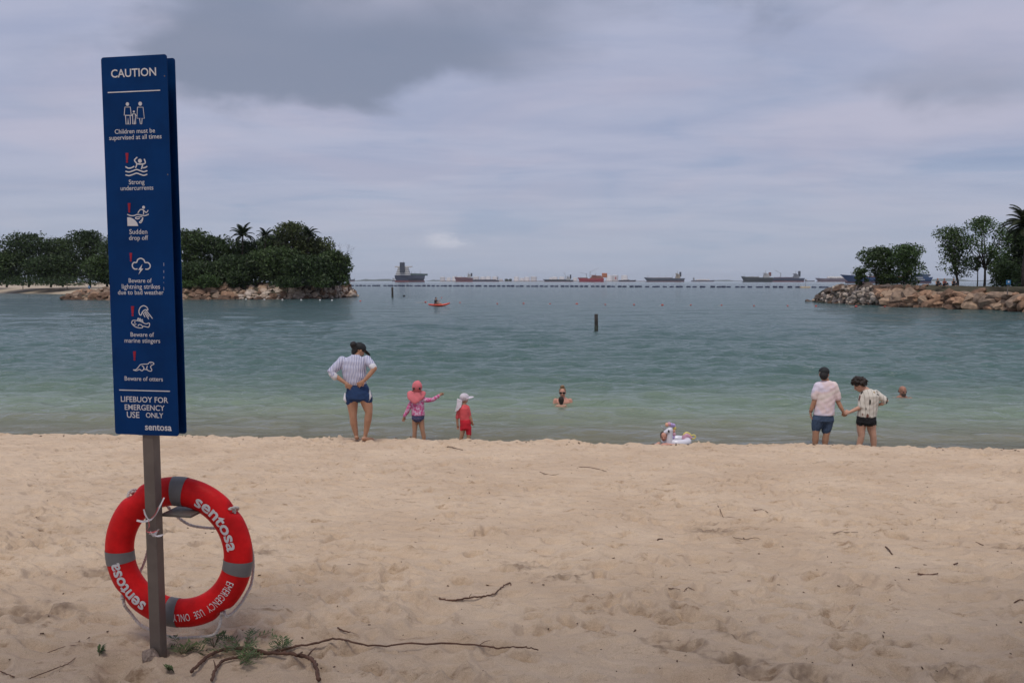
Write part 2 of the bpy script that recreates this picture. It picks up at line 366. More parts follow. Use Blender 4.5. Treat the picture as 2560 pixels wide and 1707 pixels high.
dmp = N(t, 'ShaderNodeAttribute', attribute_name='damp'); c3 = mix_n(t, math_n(t, 'MULTIPLY', dmp.outputs['Fac'], 0.62), c3, (0.16, 0.105, 0.072))
L(t, c3, b.inputs['Base Color']); b.inputs['Roughness'].default_value = 0.9; b.inputs['Specular IOR Level'].default_value = 0.15
nb = N(t, 'ShaderNodeTexNoise', i_Scale=45.0, i_Detail=8.0, i_Roughness=0.7); L(t, co.outputs['Object'], nb.inputs['Vector'])
bp = N(t, 'ShaderNodeBump', i_Strength=0.8, i_Distance=0.014); L(t, nb.outputs[0], bp.inputs['Height'])
nb2 = N(t, 'ShaderNodeTexNoise', i_Scale=9.0, i_Detail=9.0, i_Roughness=0.66, i_Distortion=0.8); L(t, mpd.outputs[0], nb2.inputs['Vector'])
bp2 = N(t, 'ShaderNodeBump', i_Strength=0.55, i_Distance=0.05); L(t, nb2.outputs[0], bp2.inputs['Height']); L(t, bp.outputs[0], bp2.inputs['Normal']); L(t, bp2.outputs[0], b.inputs['Normal'])
bme = grid_mesh('beach', X, Yg, Z); da = bme.attributes.new('damp', 'FLOAT', 'POINT'); da.data.foreach_set('value', damp.astype(np.float32).ravel())
beach = mk('beach', bme, ms); tag(beach, kind='structure', label='pale trodden sand beach sloping down to the sea')

# seabed: one deep sheet to the horizon
sb = MB(); sb.poly([(-11000, 45, -6), (11000, 45, -6), (11000, 11000, -6), (-11000, 11000, -6)])
tag(sb.build('seabed', M('seabed', (0.12, 0.13, 0.10), 0.9)), kind='structure')

# ------------------------------------------------------------ sea
v0, v1 = FS * EYE / 12.2, FS * EYE / 190
near = FS * EYE / np.linspace(v0, v1, 620)
wrows = np.concatenate([np.linspace(11.2, 12.2, 5)[:-1], near, np.geomspace(194, 10500, 60)])
wu = np.concatenate([-np.array([1.1, 1.4, 2, 4])[::-1], np.linspace(-1, 1, 620), np.array([1.1, 1.4, 2, 4])])
wh = 0.70 * wrows + 2
WX = wu[None, :] * wh[:, None]; WX[-1, :] = np.linspace(-10500, 10500, WX.shape[1])
WX = np.clip(WX, -10500, 10500)
WY = np.repeat(wrows[:, None], len(wu), 1)
dyr = np.gradient(wrows)[:, None]; dxr = (wh * 2 / 620)[:, None]
WZ = np.zeros_like(WX); wr = np.random.default_rng(5)
for k in range(64):
    lam = 0.4 * (26 ** (k / 63.0)) * (0.9 + 0.2 * wr.random())
    th = wr.normal() * 0.24 + (0.08 if k % 3 else -0.28)
    kx, ky = 2 * math.pi / lam * math.sin(th), 2 * math.pi / lam * math.cos(th)
    amp = 0.0075 * lam ** 0.42 * (0.7 + 1.3 * math.exp(-(math.log(lam / 1.4) / 0.55) ** 2))
    ph = wr.random() * 6.28
    step = np.maximum(dyr * abs(math.cos(th)), dxr * abs(math.sin(th)))
    att = np.clip((lam / step - 2.5) / 3, 0, 1)
    grp = 0.85 + 0.5 * vnoise(WX / (lam * 4) + k * 3.7, WY / (lam * 5) + k)
    WZ += amp * att * grp * np.sin(kx * WX + ky * WY + ph)
sw = WY - crest(WX)
WZ *= np.interp(sw, [0, 1, 4, 12], [0.15, 0.35, 0.8, 1.0])
WZ += 0.030 * np.exp(-((sw - 3.1 - 0.5 * vnoise(WX * 0.25, WX * 0)) / 0.5) ** 2) * np.clip(0.55 + vnoise(WX * 0.35 + 8, WX * 0), 0, 1)
WZ += 0.028 * np.exp(-((sw - 5.6 - 0.7 * vnoise(WX * 0.2 + 5, WX * 0)) / 0.6) ** 2) * np.clip(0.55 + vnoise(WX * 0.3 + 18, WX * 0), 0, 1)
mw = bpy.data.materials.new('sea_water'); mw.use_nodes = True; t = mw.node_tree; t.nodes.clear()
co = N(t, 'ShaderNodeTexCoord'); sp = N(t, 'ShaderNodeSeparateXYZ'); L(t, co.outputs['Object'], sp.inputs[0])
off = math_n(t, 'SUBTRACT', math_n(t, 'ADD', sp.outputs[1], math_n(t, 'MULTIPLY', sp.outputs[0], 0.073)), 13.05)     # metres from the lip
nv = N(t, 'ShaderNodeTexNoise', i_Scale=0.12, i_Detail=4.0); L(t, co.outputs['Object'], nv.inputs['Vector'])
off2 = math_n(t, 'ADD', off, math_n(t, 'MULTIPLY', math_n(t, 'SUBTRACT', nv.outputs[0], 0.5), 3.0))
lg = math_n(t, 'DIVIDE', math_n(t, 'LOGARITHM', math_n(t, 'MAXIMUM', off2, 1.0), 10.0), 3.2)    # colour follows the depth of water
body = ramp_n(t, lg, [(0.08, (0.34, 0.32, 0.21)), (0.21, (0.175, 0.225, 0.155)), (0.34, (0.068, 0.120, 0.104)), (0.50, (0.046, 0.094, 0.090)), (0.72, (0.036, 0.070, 0.076)), (0.95, (0.018, 0.038, 0.058))], 'LINEAR')
dif = N(t, 'ShaderNodeBsdfDiffuse'); L(t, body, dif.inputs[0])
tr = N(t, 'ShaderNodeBsdfTransparent'); tr.inputs[0].default_value = (0.86, 0.93, 0.88, 1)
alpha = N(t, 'ShaderNodeMapRange', i_1=0.5, i_2=5.0, i_3=0.25, i_4=1.0); L(t, off, alpha.inputs[0])
mxa = N(t, 'ShaderNodeMixShader'); L(t, alpha.outputs[0], mxa.inputs[0]); L(t, tr.outputs[0], mxa.inputs[1]); L(t, dif.outputs[0], mxa.inputs[2])
gl = N(t, 'ShaderNodeBsdfGlossy', i_Roughness=0.09); gl.inputs[0].default_value = (0.93, 0.96, 0.93, 1)
m1 = N(t, 'ShaderNodeMapping', i_Scale=(0.8, 1.5, 1)); L(t, co.outputs['Object'], m1.inputs[0])
w1 = N(t, 'ShaderNodeTexNoise', i_Scale=2.6, i_Detail=5.0, i_Roughness=0.6, i_Distortion=0.6); L(t, m1.outputs[0], w1.inputs['Vector'])
w2 = N(t, 'ShaderNodeTexNoise', i_Scale=0.35, i_Detail=4.0, i_Roughness=0.6, i_Distortion=0.4); L(t, m1.outputs[0], w2.inputs['Vector'])
b1 = N(t, 'ShaderNodeBump', i_Strength=0.9, i_Distance=0.13); L(t, w1.outputs[0], b1.inputs['Height'])
b2 = N(t, 'ShaderNodeBump', i_Strength=0.5, i_Distance=0.12); L(t, w2.outputs[0], b2.inputs['Height']); L(t, b1.outputs[0], b2.inputs['Normal'])
for n in (gl, dif): L(t, b2.outputs[0], n.inputs['Normal'])
fr = N(t, 'ShaderNodeFresnel', i_IOR=1.333); L(t, b2.outputs[0], fr.inputs['Normal'])
mxf = N(t, 'ShaderNodeMixShader'); L(t, fr.outputs[0], mxf.inputs[0]); L(t, mxa.outputs[0], mxf.inputs[1]); L(t, gl.outputs[0], mxf.inputs[2])
om = N(t, 'ShaderNodeOutputMaterial'); L(t, mxf.outputs[0], om.inputs[0])
sea = mk('sea', grid_mesh('sea', WX, WY, WZ), mw); tag(sea, kind='structure', label='green grey sea with small ripples')
# ------------------------------------------------------------ the warning sign
def text_mesh(txt, bold=0.0, spacing=1.0):
    c = bpy.data.curves.new('t', 'FONT'); c.body = txt; c.align_x = 'LEFT'; c.size = 1.0; c.offset = bold; c.space_character = spacing; c.resolution_u = 3
    o = bpy.data.objects.new('t', c); COL.objects.link(o)
    dg = bpy.context.evaluated_depsgraph_get(); dg.update()
    me = bpy.data.meshes.new_from_object(o.evaluated_get(dg)); bpy.data.objects.remove(o)
    v = np.array([p.co[:] for p in me.vertices]); f = [tuple(p.vertices) for p in me.polygons]
    return v, f
blue = M('sign_blue', (0.001, 0.034, 0.140), 0.5, 0.20, 5.0, spec=0.10)
white_print = M('white_print', (0.66, 0.64, 0.65), 0.55, 0.08, 20)
red_print = M('red_print', (0.36, 0.012, 0.03), 0.55, 0.2, 20)
steel = M('post_steel', (0.165, 0.135, 0.115), 0.5, 0.14, 9, bump=0.05, bscale=120, metal=0.2)
SW, SB, ST = 0.3087, 2.2244, 3.8511; SH = ST - SB; YAW = -0.174
sx, sy = -1.6061, 3.46
g_post = Vector((-1.6 + 0.012, 3.50, 0)); post_z = sand_at(g_post.x, g_post.y)
sign = thing('warning_sign', 'tall blue caution sign with white lettering on a grey steel post', 'sign', (sx, sy, post_z), YAW)
zb, zt = SB - post_z, ST - post_z
def rrect(w, z0, z1, y0, y1, r, n=6):
    pts = []
    for cx, cz, a0 in ((w / 2 - r, z1 - r, 0), (-w / 2 + r, z1 - r, 90), (-w / 2 + r, z0 + r, 180), (w / 2 - r, z0 + r, 270)):
        for i in range(n + 1):
            a = R(a0 + 90 * i / n); pts.append((cx + r * math.cos(a), y0, cz + r * math.sin(a)))
    return MB().poly(pts, (0, y1 - y0, 0))
front = rrect(SW, zb, zt, 0.0, 0.004, 0.012).build('front_panel', blue, sign, bevel=0.0008)
rrect(SW, zb, zt, 0.058, 0.062, 0.012).build('back_panel', blue, sign, bevel=0.0008)
MB().box((0.0, 0.031, (zt - 0.1 - 0.5) / 2), (0.053, 0.05, zt - 0.1 + 0.5)).build('post', steel, sign, bevel=0.003)
for z in (zb + 0.14, zt - 0.14):
    MB().box((0, 0.031, z), (0.13, 0.046, 0.03)).build('panel_bracket', steel, sign)
def sgn(x, y):
    """reading position on the panel, from photograph coordinates at 2352 px width"""
    l = 233 + 30 * (y - 133) / 864; r = 383 + 27 * (y - 124) / 877
    u = (x - l) / (r - l); top = 133 - 9 * u; bot = 997 + 4 * u
    return ((u - 0.5) * SW, zt - (y - top) / (bot - top) * SH)
def sign_text(txt, y, x0, x1, bold=0.012, mat=white_print, hx=1.0, name='lettering', dy=0.0):
    v, f = text_mesh(txt, bold)
    w = v[:, 0].max() - v[:, 0].min(); lo, hi = sgn(x0, y), sgn(x1, y)
    k = (hi[0] - lo[0]) / w; xm = v[:, 0].min(); ref = 0.36 if not txt.isupper() else 0.365
    vv = [(lo[0] + (p[0] - xm) * k, -0.0012, lo[1] + (p[1] - ref * 0.72) * k * hx) for p in v]
    return MB().add(vv, f).build(name, mat, front)
sign_text('CAUTION', 171, 257, 360, 0.014)
for y, a, b_ in ((211, 249, 369), (892.5, 273, 390)):
    (xa, za), (xb, zb_) = sgn(a, y), sgn(b_, y)
    MB().box(((xa + xb) / 2, -0.0005, za), (xb - xa, 0.0015, 0.0042)).build('divider_line', white_print, front)
for txt, y, a, b_ in (('Children must be', 299.5, 265, 357), ('supervised at all times', 313.5, 252, 372), ('Strong', 413, 297, 333), ('undercurrents', 427, 278, 353), ('Sudden', 526, 298, 339), ('drop off', 540, 297, 341),
                      ('Beware of', 638, 296, 349), ('lightning strikes', 652, 280, 368), ('due to bad weather', 665.5, 271, 376), ('Beware of', 763, 300, 354), ('marine stingers', 777, 286, 368), ('Beware of otters', 866, 286, 374)):
    sign_text(txt, y, a, b_, 0.004)
sign_text('LIFEBUOY FOR', 915, 277, 386, 0.010); sign_text('EMERGENCY', 934, 286, 378, 0.010); sign_text('USE', 952, 291, 320, 0.010); sign_text('ONLY', 952.5, 335, 375, 0.010)
sign_text('sentosa', 980.5, 333, 394, 0.018)
REG = {1: (220, 110, 4.239), 2: (220, 470, 4.9), 3: (240, 780, 4.75)}
def ipt(reg, p):
    ox, oy, k = REG[reg]; return sgn((ox + p[0] / k) / 1.0884, (oy + p[1] / k) / 1.0884)
def smooth_path(p, n=4):
    if len(p) < 3: return p
    out = []
    for i in range(len(p) - 1):
        p0, p1, p2, p3 = p[max(i - 1, 0)], p[i], p[i + 1], p[min(i + 2, len(p) - 1)]
        for j in range(n):
            t_ = j / n
            out.append(tuple(0.5 * (2 * b + (c - a) * t_ + (2 * a - 5 * b + 4 * c - d) * t_ ** 2 + (3 * b - a - 3 * c + d) * t_ ** 3) for a, b, c, d in zip(p0, p1, p2, p3)))
    return out + [tuple(p[-1])]
def icon(name, reg, strokes=(), dots=(), fills=(), w=9.0, curve=True):
    mb = MB(); r0 = w / REG[reg][2] / 1.0884 * 0.001866 / 2
    for i, s_ in enumerate(strokes):
        pts = [ipt(reg, p) for p in (smooth_path(s_) if curve else s_)]
        a = len(mb.v); mb.tube([(p[0], 0, p[1]) for p in pts], r0, 6)
        mb.v[a:] = [(x, y * 0.18 - 0.0008 - 0.00004 * i, z) for x, y, z in mb.v[a:]]
    for p in dots:
        c = ipt(reg, p); rr = p[2] / REG[reg][2] / 1.0884 * 0.001866
        mb.poly([(c[0] + rr * math.cos(k * 0.3927), -0.0014, c[1] + rr * math.sin(k * 0.3927)) for k in range(16)], (0, 0.001, 0))
    for fl in fills:
        q = [ipt(reg, p) for p in fl]; mb.poly([(a_, -0.0014, b_) for a_, b_ in q], (0, 0.001, 0))
    return mb.build(name, white_print, front)
icon('family_pictogram', 1, [[(390, 742), (398, 655), (456, 655), (465, 742), (452, 745)], [(404, 735), (410, 832), (428, 832), (430, 765), (438, 832), (456, 832), (453, 735)], [(404, 740), (454, 740)],
     [(531, 655), (590, 655), (603, 770), (525, 770), (531, 655)], [(552, 770), (562, 828), (575, 828), (580, 770)], [(470, 745), (480, 725), (508, 725), (522, 748)], [(480, 725), (481, 830), (494, 830), (496, 775), (500, 830), (512, 830), (508, 725)]],
     [(425, 624, 19), (560, 619, 21), (493, 701, 11)], w=8, curve=False)
def wave(y): return [(402, y + 8), (438, y + 16), (480, y + 4), (520, y - 10), (560, y + 2), (596, y + 12), (633, y)]
icon('swimmer_pictogram', 1, [[(527, 1173), (498, 1205), (522, 1243), (508, 1285)], [(522, 1243), (575, 1245), (612, 1232), (600, 1190)], [(585, 1248), (570, 1298)], [(402, 1273), (432, 1288), (465, 1284), (495, 1268)], [(585, 1284), (610, 1280), (632, 1268)], wave(1312), wave(1350)],
     [(555, 1211, 22)], w=15)
icon('drop_off_pictogram', 2, [[(615, 266), (645, 226), (682, 230), (716, 260), (741, 232)], [(686, 232), (684, 285)], [(485, 285), (530, 300), (570, 298), (610, 284), (660, 292), (700, 298), (748, 280)], [(668, 308), (605, 315), (584, 328), (608, 340), (640, 328)], [(676, 318), (660, 352), (634, 378), (652, 385), (672, 352), (676, 318)]],
     [(685, 197, 19)], [[(485, 320), (520, 320), (550, 334), (578, 352), (605, 385), (620, 425), (488, 425)]], w=13)
icon('lightning_pictogram', 2, [[(608, 950), (575, 952), (550, 930), (546, 896), (566, 872), (598, 870), (612, 836), (650, 820), (688, 840), (702, 870), (738, 872), (763, 900), (760, 932), (735, 952), (704, 952)]], (), [[(668, 892), (618, 962), (643, 962), (622, 1018), (680, 946), (654, 946)]], w=17)
icon('jellyfish_pictogram', 2, [[(632, 1512), (625, 1470), (642, 1425), (682, 1403), (722, 1422), (735, 1456), (702, 1452), (668, 1480), (650, 1520), (632, 1512)], [(690, 1482), (730, 1545), (745, 1568)], [(715, 1462), (768, 1530), (790, 1562)], [(672, 1490), (700, 1545)], [(700, 1470), (750, 1540)]], w=12)
icon('fish_pictogram', 3, [[(425, 85), (440, 65), (490, 68), (540, 80), (590, 105), (630, 95), (638, 115), (625, 145), (595, 140), (562, 135), (545, 155), (490, 150), (450, 130), (425, 100), (425, 85)], [(492, 66), (503, 36), (514, 70)], [(514, 70), (524, 40), (534, 78)], [(534, 78), (549, 52), (560, 90)], [(500, 132), (512, 115), (540, 118), (552, 138)], [(440, 110), (460, 116), (480, 108)]], [(462, 88, 8)], w=11)
icon('otter_pictogram', 3, [[(440, 662), (472, 660), (502, 630), (526, 600), (570, 592), (615, 590), (640, 568), (674, 571), (688, 590), (660, 606), (648, 628), (662, 655), (658, 674), (630, 674), (600, 658), (566, 656), (545, 674), (515, 656), (480, 672), (440, 662)], [(566, 656), (568, 630), (545, 612)], [(606, 656), (602, 635), (612, 615)]], [(652, 583, 5)], w=11)
for reg, x, y0, y1 in ((1, 419, 1130, 1232), (2, 509, 148, 262), (2, 527, 755, 860), (2, 547, 1410, 1535), (3, 457, 438, 550)):
    hgt = y1 - y0; a = hgt * 0.15
    q = [ipt(reg, p) for p in ((x - a, y0), (x + a, y0), (x + a * 0.55, y0 + hgt * 0.76), (x - a * 0.55, y0 + hgt * 0.76))]
    mb = MB().poly([(p[0], -0.0014, p[1]) for p in q], (0, 0.001, 0)); c = ipt(reg, (x, y1 - a * 0.7))
    rr = a * 0.75 / REG[reg][2] / 1.0884 * 0.001866
    mb.poly([(c[0] + rr * math.cos(k * 0.524), -0.0014, c[1] + rr * math.sin(k * 0.524)) for k in range(12)], (0, 0.001, 0)); mb.build('exclamation_mark', red_print, front)
mb = MB()
for a, b_ in ((870, 910), (965, 995), (1040, 1065), (1110, 1118), (1170, 1210)):
    p = ipt(2, (930, a)); q = ipt(2, (928, b_)); mb.box(((p[0] + q[0]) / 2, -0.0004, (p[1] + q[1]) / 2), (0.0012, 0.001, abs(p[1] - q[1])))
mb.build('scratch', white_print, front)
for dz in (0.09, 0.5):
    mb = MB(); mb.tube([(SW / 2 - 0.012, -0.0008, zt - dz), (SW / 2 - 0.012, -0.0002, zt - dz)], 0.003, 10); mb.build('screw', steel, front)

# ------------------------------------------------------------ lifebuoy
BC = Vector((-1.5517, 3.62, 1.642)); RM, RT = 0.2895, 0.067; BY = -0.10
buoy = thing('lifebuoy', 'red lifebuoy with grey bands and white lettering hung on the sign post', 'lifebuoy', BC, BY)
buoy_red = M('buoy_red', (0.62, 0.008, 0.010), 0.5, 0.28, 9, bump=0.04, bscale=60, spec=0.2)
band_grey = M('reflective_band', (0.17, 0.165, 0.165), 0.45, 0.12, 12)
rope_m = M('rope', (0.55, 0.50, 0.46), 0.8, 0.2, 60)
FL = 0.70                                                   # the ring is a little flattened front to back
def tp(th, ph, dr=0.0):
    """th: clockwise from the top, ph: round the tube, 0 = towards the viewer"""
    r = RM + (RT + dr) * math.sin(ph); return Vector((r * math.sin(th), -(RT * FL + dr) * math.cos(ph), r * math.cos(th)))
NOTCH = [R(a) for a in (52, 143, 232, 322)]
def ring_mesh(t0, t1, n, dr, full):
    v, f = [], []; m_ = 28
    for i in range(n if full else n + 1):
        th = t0 + (t1 - t0) * i / n
        for j in range(m_):
            ph = 2 * math.pi * j / m_; d = dr
            if full:
                for na_ in NOTCH:                           # moulded hollows for the rope
                    dd = (th - na_ + math.pi) % (2 * math.pi) - math.pi
                    d -= 0.026 * math.exp(-(dd / 0.085) ** 2) * math.exp(-((ph - 1.45) / 0.5) ** 2)
            v.append(tp(th, ph, d))
    for i in range(n):
        for j in range(m_):
            a = i * m_ + j; b_ = i * m_ + (j + 1) % m_; c = ((i + 1) % n if full else i + 1) * m_
            f.append((a, b_, c + (j + 1) % m_, c + j))
    return MB().add(v, f)
ring_mesh(0, 2 * math.pi, 180, 0, True).build('float_ring', buoy_red, buoy, True)
for a in (3.4, 100.5, 187, 264.5):
    ring_mesh(R(a - 5.7), R(a + 5.7), 10, 0.0018, False).build('reflective_band', band_grey, buoy, True)
def ring_text(txt, a0, a1, hgt, bold, ph0=0.0):
    v, f = text_mesh(txt, bold, 1.12 if txt.isupper() else 1.0); x0, x1 = v[:, 0].min(), v[:, 0].max(); y0, y1 = 0.0, v[:, 1].max()
    mid = (y0 + (0.54 if txt.islower() else 0.72)) / 2; vv = []
    for p in v:
        th = R(a0) + (p[0] - x0) / (x1 - x0) * R(a1 - a0); ph = ph0 + (p[1] - mid) * hgt / 0.72 / RT
        vv.append(tp(th, ph, 0.0025))
    MB().add(vv, f).build('lettering', white_print, buoy)
ring_text('sentosa', 24, 84, 0.060, 0.024, -0.10); ring_text('sentosa', 211, 261, 0.060, 0.024, 0.05); ring_text('EMERGENCY  USE  ONLY', 113, 182, 0.036, 0.0, 0.08)
def rope(pts, name='grab_rope', r=0.0066, parent=None, mat=None):
    P = smooth_path([tuple(p) for p in pts], 10); mb = MB(); P = [Vector(p) for p in P]
    for s_ in range(2):                                     # two twisted strands
        q = []; dist = 0.0
        for i, p in enumerate(P):
            d = (P[min(i + 1, len(P) - 1)] - P[max(i - 1, 0)]).normalized(); u = d.orthogonal().normalized(); w_ = d.cross(u)
            if i: dist += (P[i] - P[i - 1]).length
            a = dist / 0.016 * 3.14 + s_ * math.pi; q.append(p + (u * math.cos(a) + w_ * math.sin(a)) * r * 0.5)
        mb.tube(q, r * 0.72, 6)
    return mb.build(name, mat or rope_m, parent, True)
K = 3.62 / FS / 2.704
def bl(cx, cy, d): return Vector(((cx - 615) * K, d, (815 - cy) * K * 1.0))
def dense(pts, n=3):
    return pts
rope([tp(NOTCH[2], 1.35, -0.01), bl(222, 1190, -0.02), bl(250, 1265, 0.0), bl(320, 1345, 0.0), bl(410, 1382, 0.0), bl(560, 1425, 0.0), bl(700, 1416, 0.0), bl(850, 1388, -0.01), bl(905, 1325, -0.02), tp(NOTCH[1], 1.35, -0.012)], parent=buoy)
rope([tp(NOTCH[1], 1.3, -0.012), bl(965, 1248, -0.01), bl(1020, 1200, 0.02), bl(1062, 1125, 0.05), bl(1082, 1055, 0.08), bl(1092, 900, 0.09), bl(1085, 700, 0.05), tp(NOTCH[0], 1.35, -0.01)], parent=buoy)
rope([tp(NOTCH[0], 1.4, 0.0), bl(990, 640, 0.08), bl(900, 672, 0.1), bl(800, 680, 0.09), bl(650, 660, 0.08), bl(560, 598, 0.07), bl(500, 525, 0.06), bl(400, 430, 0.08), tp(NOTCH[3], 1.4, 0.0)], parent=buoy)
rope([tp(NOTCH[3], 1.4, 0.0), bl(280, 520, 0.1), bl(338, 640, 0.09), bl(345, 715, 0.09), bl(318, 830, 0.09), bl(250, 1000, 0.1), tp(NOTCH[2], 1.45, 0.0)], parent=buoy)
for a in NOTCH:
    rope([tp(a - 0.03, 0.9, 0.002), tp(a - 0.01, 1.35, 0.004), tp(a + 0.02, 1.8, 0.004), tp(a + 0.03, 2.3, 0.004)], 'rope_knot', 0.0062, buoy)
# hanging arm of the sign that carries the ring
arm = MB().box((0.075, 0.150, BC.z + RM - RT - post_z - 0.022), (0.15, 0.14, 0.012)); arm.box((0.13, 0.215, BC.z + RM - RT - post_z - 0.004), (0.04, 0.01, 0.05))
arm.build('hanging_bracket', M('bracket_metal', (0.16, 0.14, 0.12), 0.5, metal=0.3), sign, bevel=0.002)
# barrier tape knotted round the post
tape = thing('barrier_tape', 'short red and white plastic tape knotted round the grey post', 'tape', (sx, sy, post_z), YAW)
tm = M('tape_plastic', (0.62, 0.58, 0.58), 0.4, 0.12, 15)
tmr = M('tape_red', (0.50, 0.10, 0.10), 0.4, 0.2, 15)
def tl(cx, cy, d):                                         # crop coordinates to sign-local
    p = aty(220 + cx / 2.704, 1080 + cy / 2.704, 3.46); q = Matrix.Rotation(-YAW, 3, 'Z') @ (p - Vector((sx, sy, 0))); return Vector((q.x, d, q.z - post_z))
def ribbon(pts, w, name, mat, tw=0.0):
    P = [Vector(p) for p in smooth_path([tuple(p) for p in pts], 4)]; v = []; f = []
    for i, p in enumerate(P):
        d = (P[min(i + 1, len(P) - 1)] - P[max(i - 1, 0)]).normalized(); n_ = d.cross(Vector((0, -1, 0))); n_ = n_.normalized() if n_.length > 1e-4 else Vector((1, 0, 0))
        n_ = Quaternion(d, tw * i + 0.3 * math.sin(i * 1.3)) @ n_
        v += [p - n_ * w / 2, p + n_ * w / 2]
        if i: f.append((2 * i - 2, 2 * i - 1, 2 * i + 1, 2 * i))
    o = MB().add(v, f).build(name, mat, tape); m_ = o.modifiers.new('s', 'SOLIDIFY'); m_.thickness = 0.0012
ribbon([tl(378, 520, -0.006), tl(395, 560, -0.008), tl(425, 590, -0.008), tl(465, 555, -0.008), tl(497, 500, -0.006), tl(506, 445, 0.02)], 0.007, 'tape_loop', tm)
ribbon([tl(425, 590, -0.010), tl(380, 600, -0.012), tl(340, 590, -0.02)], 0.009, 'tape_end', tm, 0.1)
ribbon([tl(415, 590, -0.010), tl(425, 630, -0.012), tl(405, 662, -0.014), tl(450, 668, -0.016), tl(500, 652, -0.014)], 0.006, 'tape_end', tmr, 0.2)
ribbon([tl(430, 672, -0.012), tl(470, 690, -0.016), tl(535, 682, -0.02)], 0.019, 'tape_end', tm, 0.25)
ribbon([tl(455, 690, -0.018), tl(480, 672, -0.02), tl(502, 645, -0.016)], 0.012, 'tape_end', tm, 0.2)
ribbon([tl(440, 575, -0.011), tl(470, 545, -0.011), tl(492, 500, -0.010)], 0.0035, 'tape_stripe', tmr)

# ------------------------------------------------------------ rocks: a few faceted shapes, shared
def rock_mesh(name, seed, flat=0.75, sub=2, cuts=9):
    import bmesh
    r_ = np.random.default_rng(seed); bm = bmesh.new(); bmesh.ops.create_icosphere(bm, subdivisions=sub, radius=1.0)
    v = np.array([p.co[:] for p in bm.verts])
    v *= (1 + 0.18 * np.sin(v @ r_.normal(size=3) * 2.2 + r_.random() * 6) + 0.10 * np.sin(v @ r_.normal(size=3) * 4))[:, None]
    for _ in range(cuts):
        n_ = r_.normal(size=3); n_ /= np.linalg.norm(n_); d = 0.55 + 0.3 * r_.random()
        k = v @ n_ - d; v -= np.where(k > 0, k * 0.92, 0)[:, None] * n_
    v[:, 2] *= flat; v[:, 0] *= 1.25; v += r_.normal(size=v.shape) * 0.018
    for p, c in zip(bm.verts, v): p.co = c
    me = bpy.data.meshes.new(name); bm.to_mesh(me); bm.free()
    me.polygons.foreach_set('use_smooth', [True] * len(me.polygons))
    try: me.set_sharp_from_angle(angle=R(28))
    except Exception: pass
    return me
ROCKS = [rock_mesh('boulder_shape', 100 + i, 0.6 + 0.08 * (i % 4)) for i in range(10)]
def rock_mat(name, c, v=0.42):
    m = M(name, c, 0.85, v, 2.2, bump=1.0, bscale=5.0, spec=0.2); return m
RO = [rock_mat('granite_orange', (0.29, 0.175, 0.11)), rock_mat('granite_tan', (0.29, 0.20, 0.135)), rock_mat('granite_brown', (0.17, 0.105, 0.07)), rock_mat('granite_grey', (0.225, 0.16, 0.115))]
RW = [rock_mat('limestone_pale', (0.42, 0.345, 0.28)), rock_mat('limestone_grey', (0.33, 0.27, 0.22)), rock_mat('limestone_buff', (0.38, 0.29, 0.22))]
RD = [rock_mat('wet_rock', (0.10, 0.062, 0.042)), rock_mat('dark_rock', (0.11, 0.085, 0.07))]
g = on_sand(373, 1648)
st = ROCKS[3].copy(); st.materials.clear(); st.materials.append(rock_mat('post_stone', (0.34, 0.26, 0.21)))
o = bpy.data.objects.new('stone', st); COL.objects.link(o); o.location = (g.x + .022, g.y - .035, g.z + 0.026); o.scale = (0.040, 0.036, 0.058); o.rotation_euler = (0.1, 0.3, 0.6)
tag(o, 'small grey brown stone at the foot of the steel post', 'stone')

# ------------------------------------------------------------ twigs and litter
bark = M('dry_bark', (0.115, 0.060, 0.040), 0.85, 0.35, 18, bump=0.4, bscale=70)
bark2 = M('grey_twig', (0.20, 0.14, 0.10), 0.85, 0.3, 18)
def stick(name, label, pts, r0, r1, side=(), lift=0.6, mat=None, wob=0.004, cat='branch', group=None, extra=0.0):
    """pts in photograph pixels, laid on the sand"""
    P = [on_smooth(*p) for p in smooth_path(pts, 9)]; n = len(P)
    zs = [max(p.z, sand_at(p.x, p.y) - 0.004) for p in P]; zm = [max(zs[max(0, i - 3):i + 4]) for i in range(n)]; za = [sum(zm[max(0, i - 4):i + 5]) / len(zm[max(0, i - 4):i + 5]) for i in range(n)]
    for p, z in zip(P, za): p.z = z
    base = P[0].copy(); rad = [r0 + (r1 - r0) * i / (n - 1) for i in range(n)]
    Q = [p - base + Vector((random.uniform(-wob, wob), random.uniform(-wob, wob), extra + rad[i] * lift + random.uniform(0, wob))) for i, p in enumerate(P)]
    root = thing(name, label, cat, base, 0, group)
    if cat == 'twig': rad = [r * 0.68 for r in rad]
    MB().tube(Q, [r * random.uniform(0.85, 1.15) for r in rad], 7).build('stem', mat or bark, root, True)
    for i, ang, ln in side:
        i = min(int(i * n), n - 2); d = (Q[i + 1] - Q[i]).normalized(); d = Quaternion((0, 0, 1), ang) @ d + Vector((0, 0, 0.45))
        MB().tube([Q[i], Q[i] + d * ln * 0.5, Q[i] + d * ln + Vector((0, 0, -ln * 0.2))], [rad[i] * 0.55, rad[i] * 0.4, rad[i] * 0.2], 5).build('twig', mat or bark, root, True)
    return root
def q6(*p): return [(x / 1.68, 1480 + y / 1.68) for x, y in p]
def q7(*p): return [(1000 + x / 2.613, 1100 + y / 2.613) for x, y in p]
def q8(*p): return [(1660 + x / 2.583, 1100 + y / 2.583) for x, y in p]
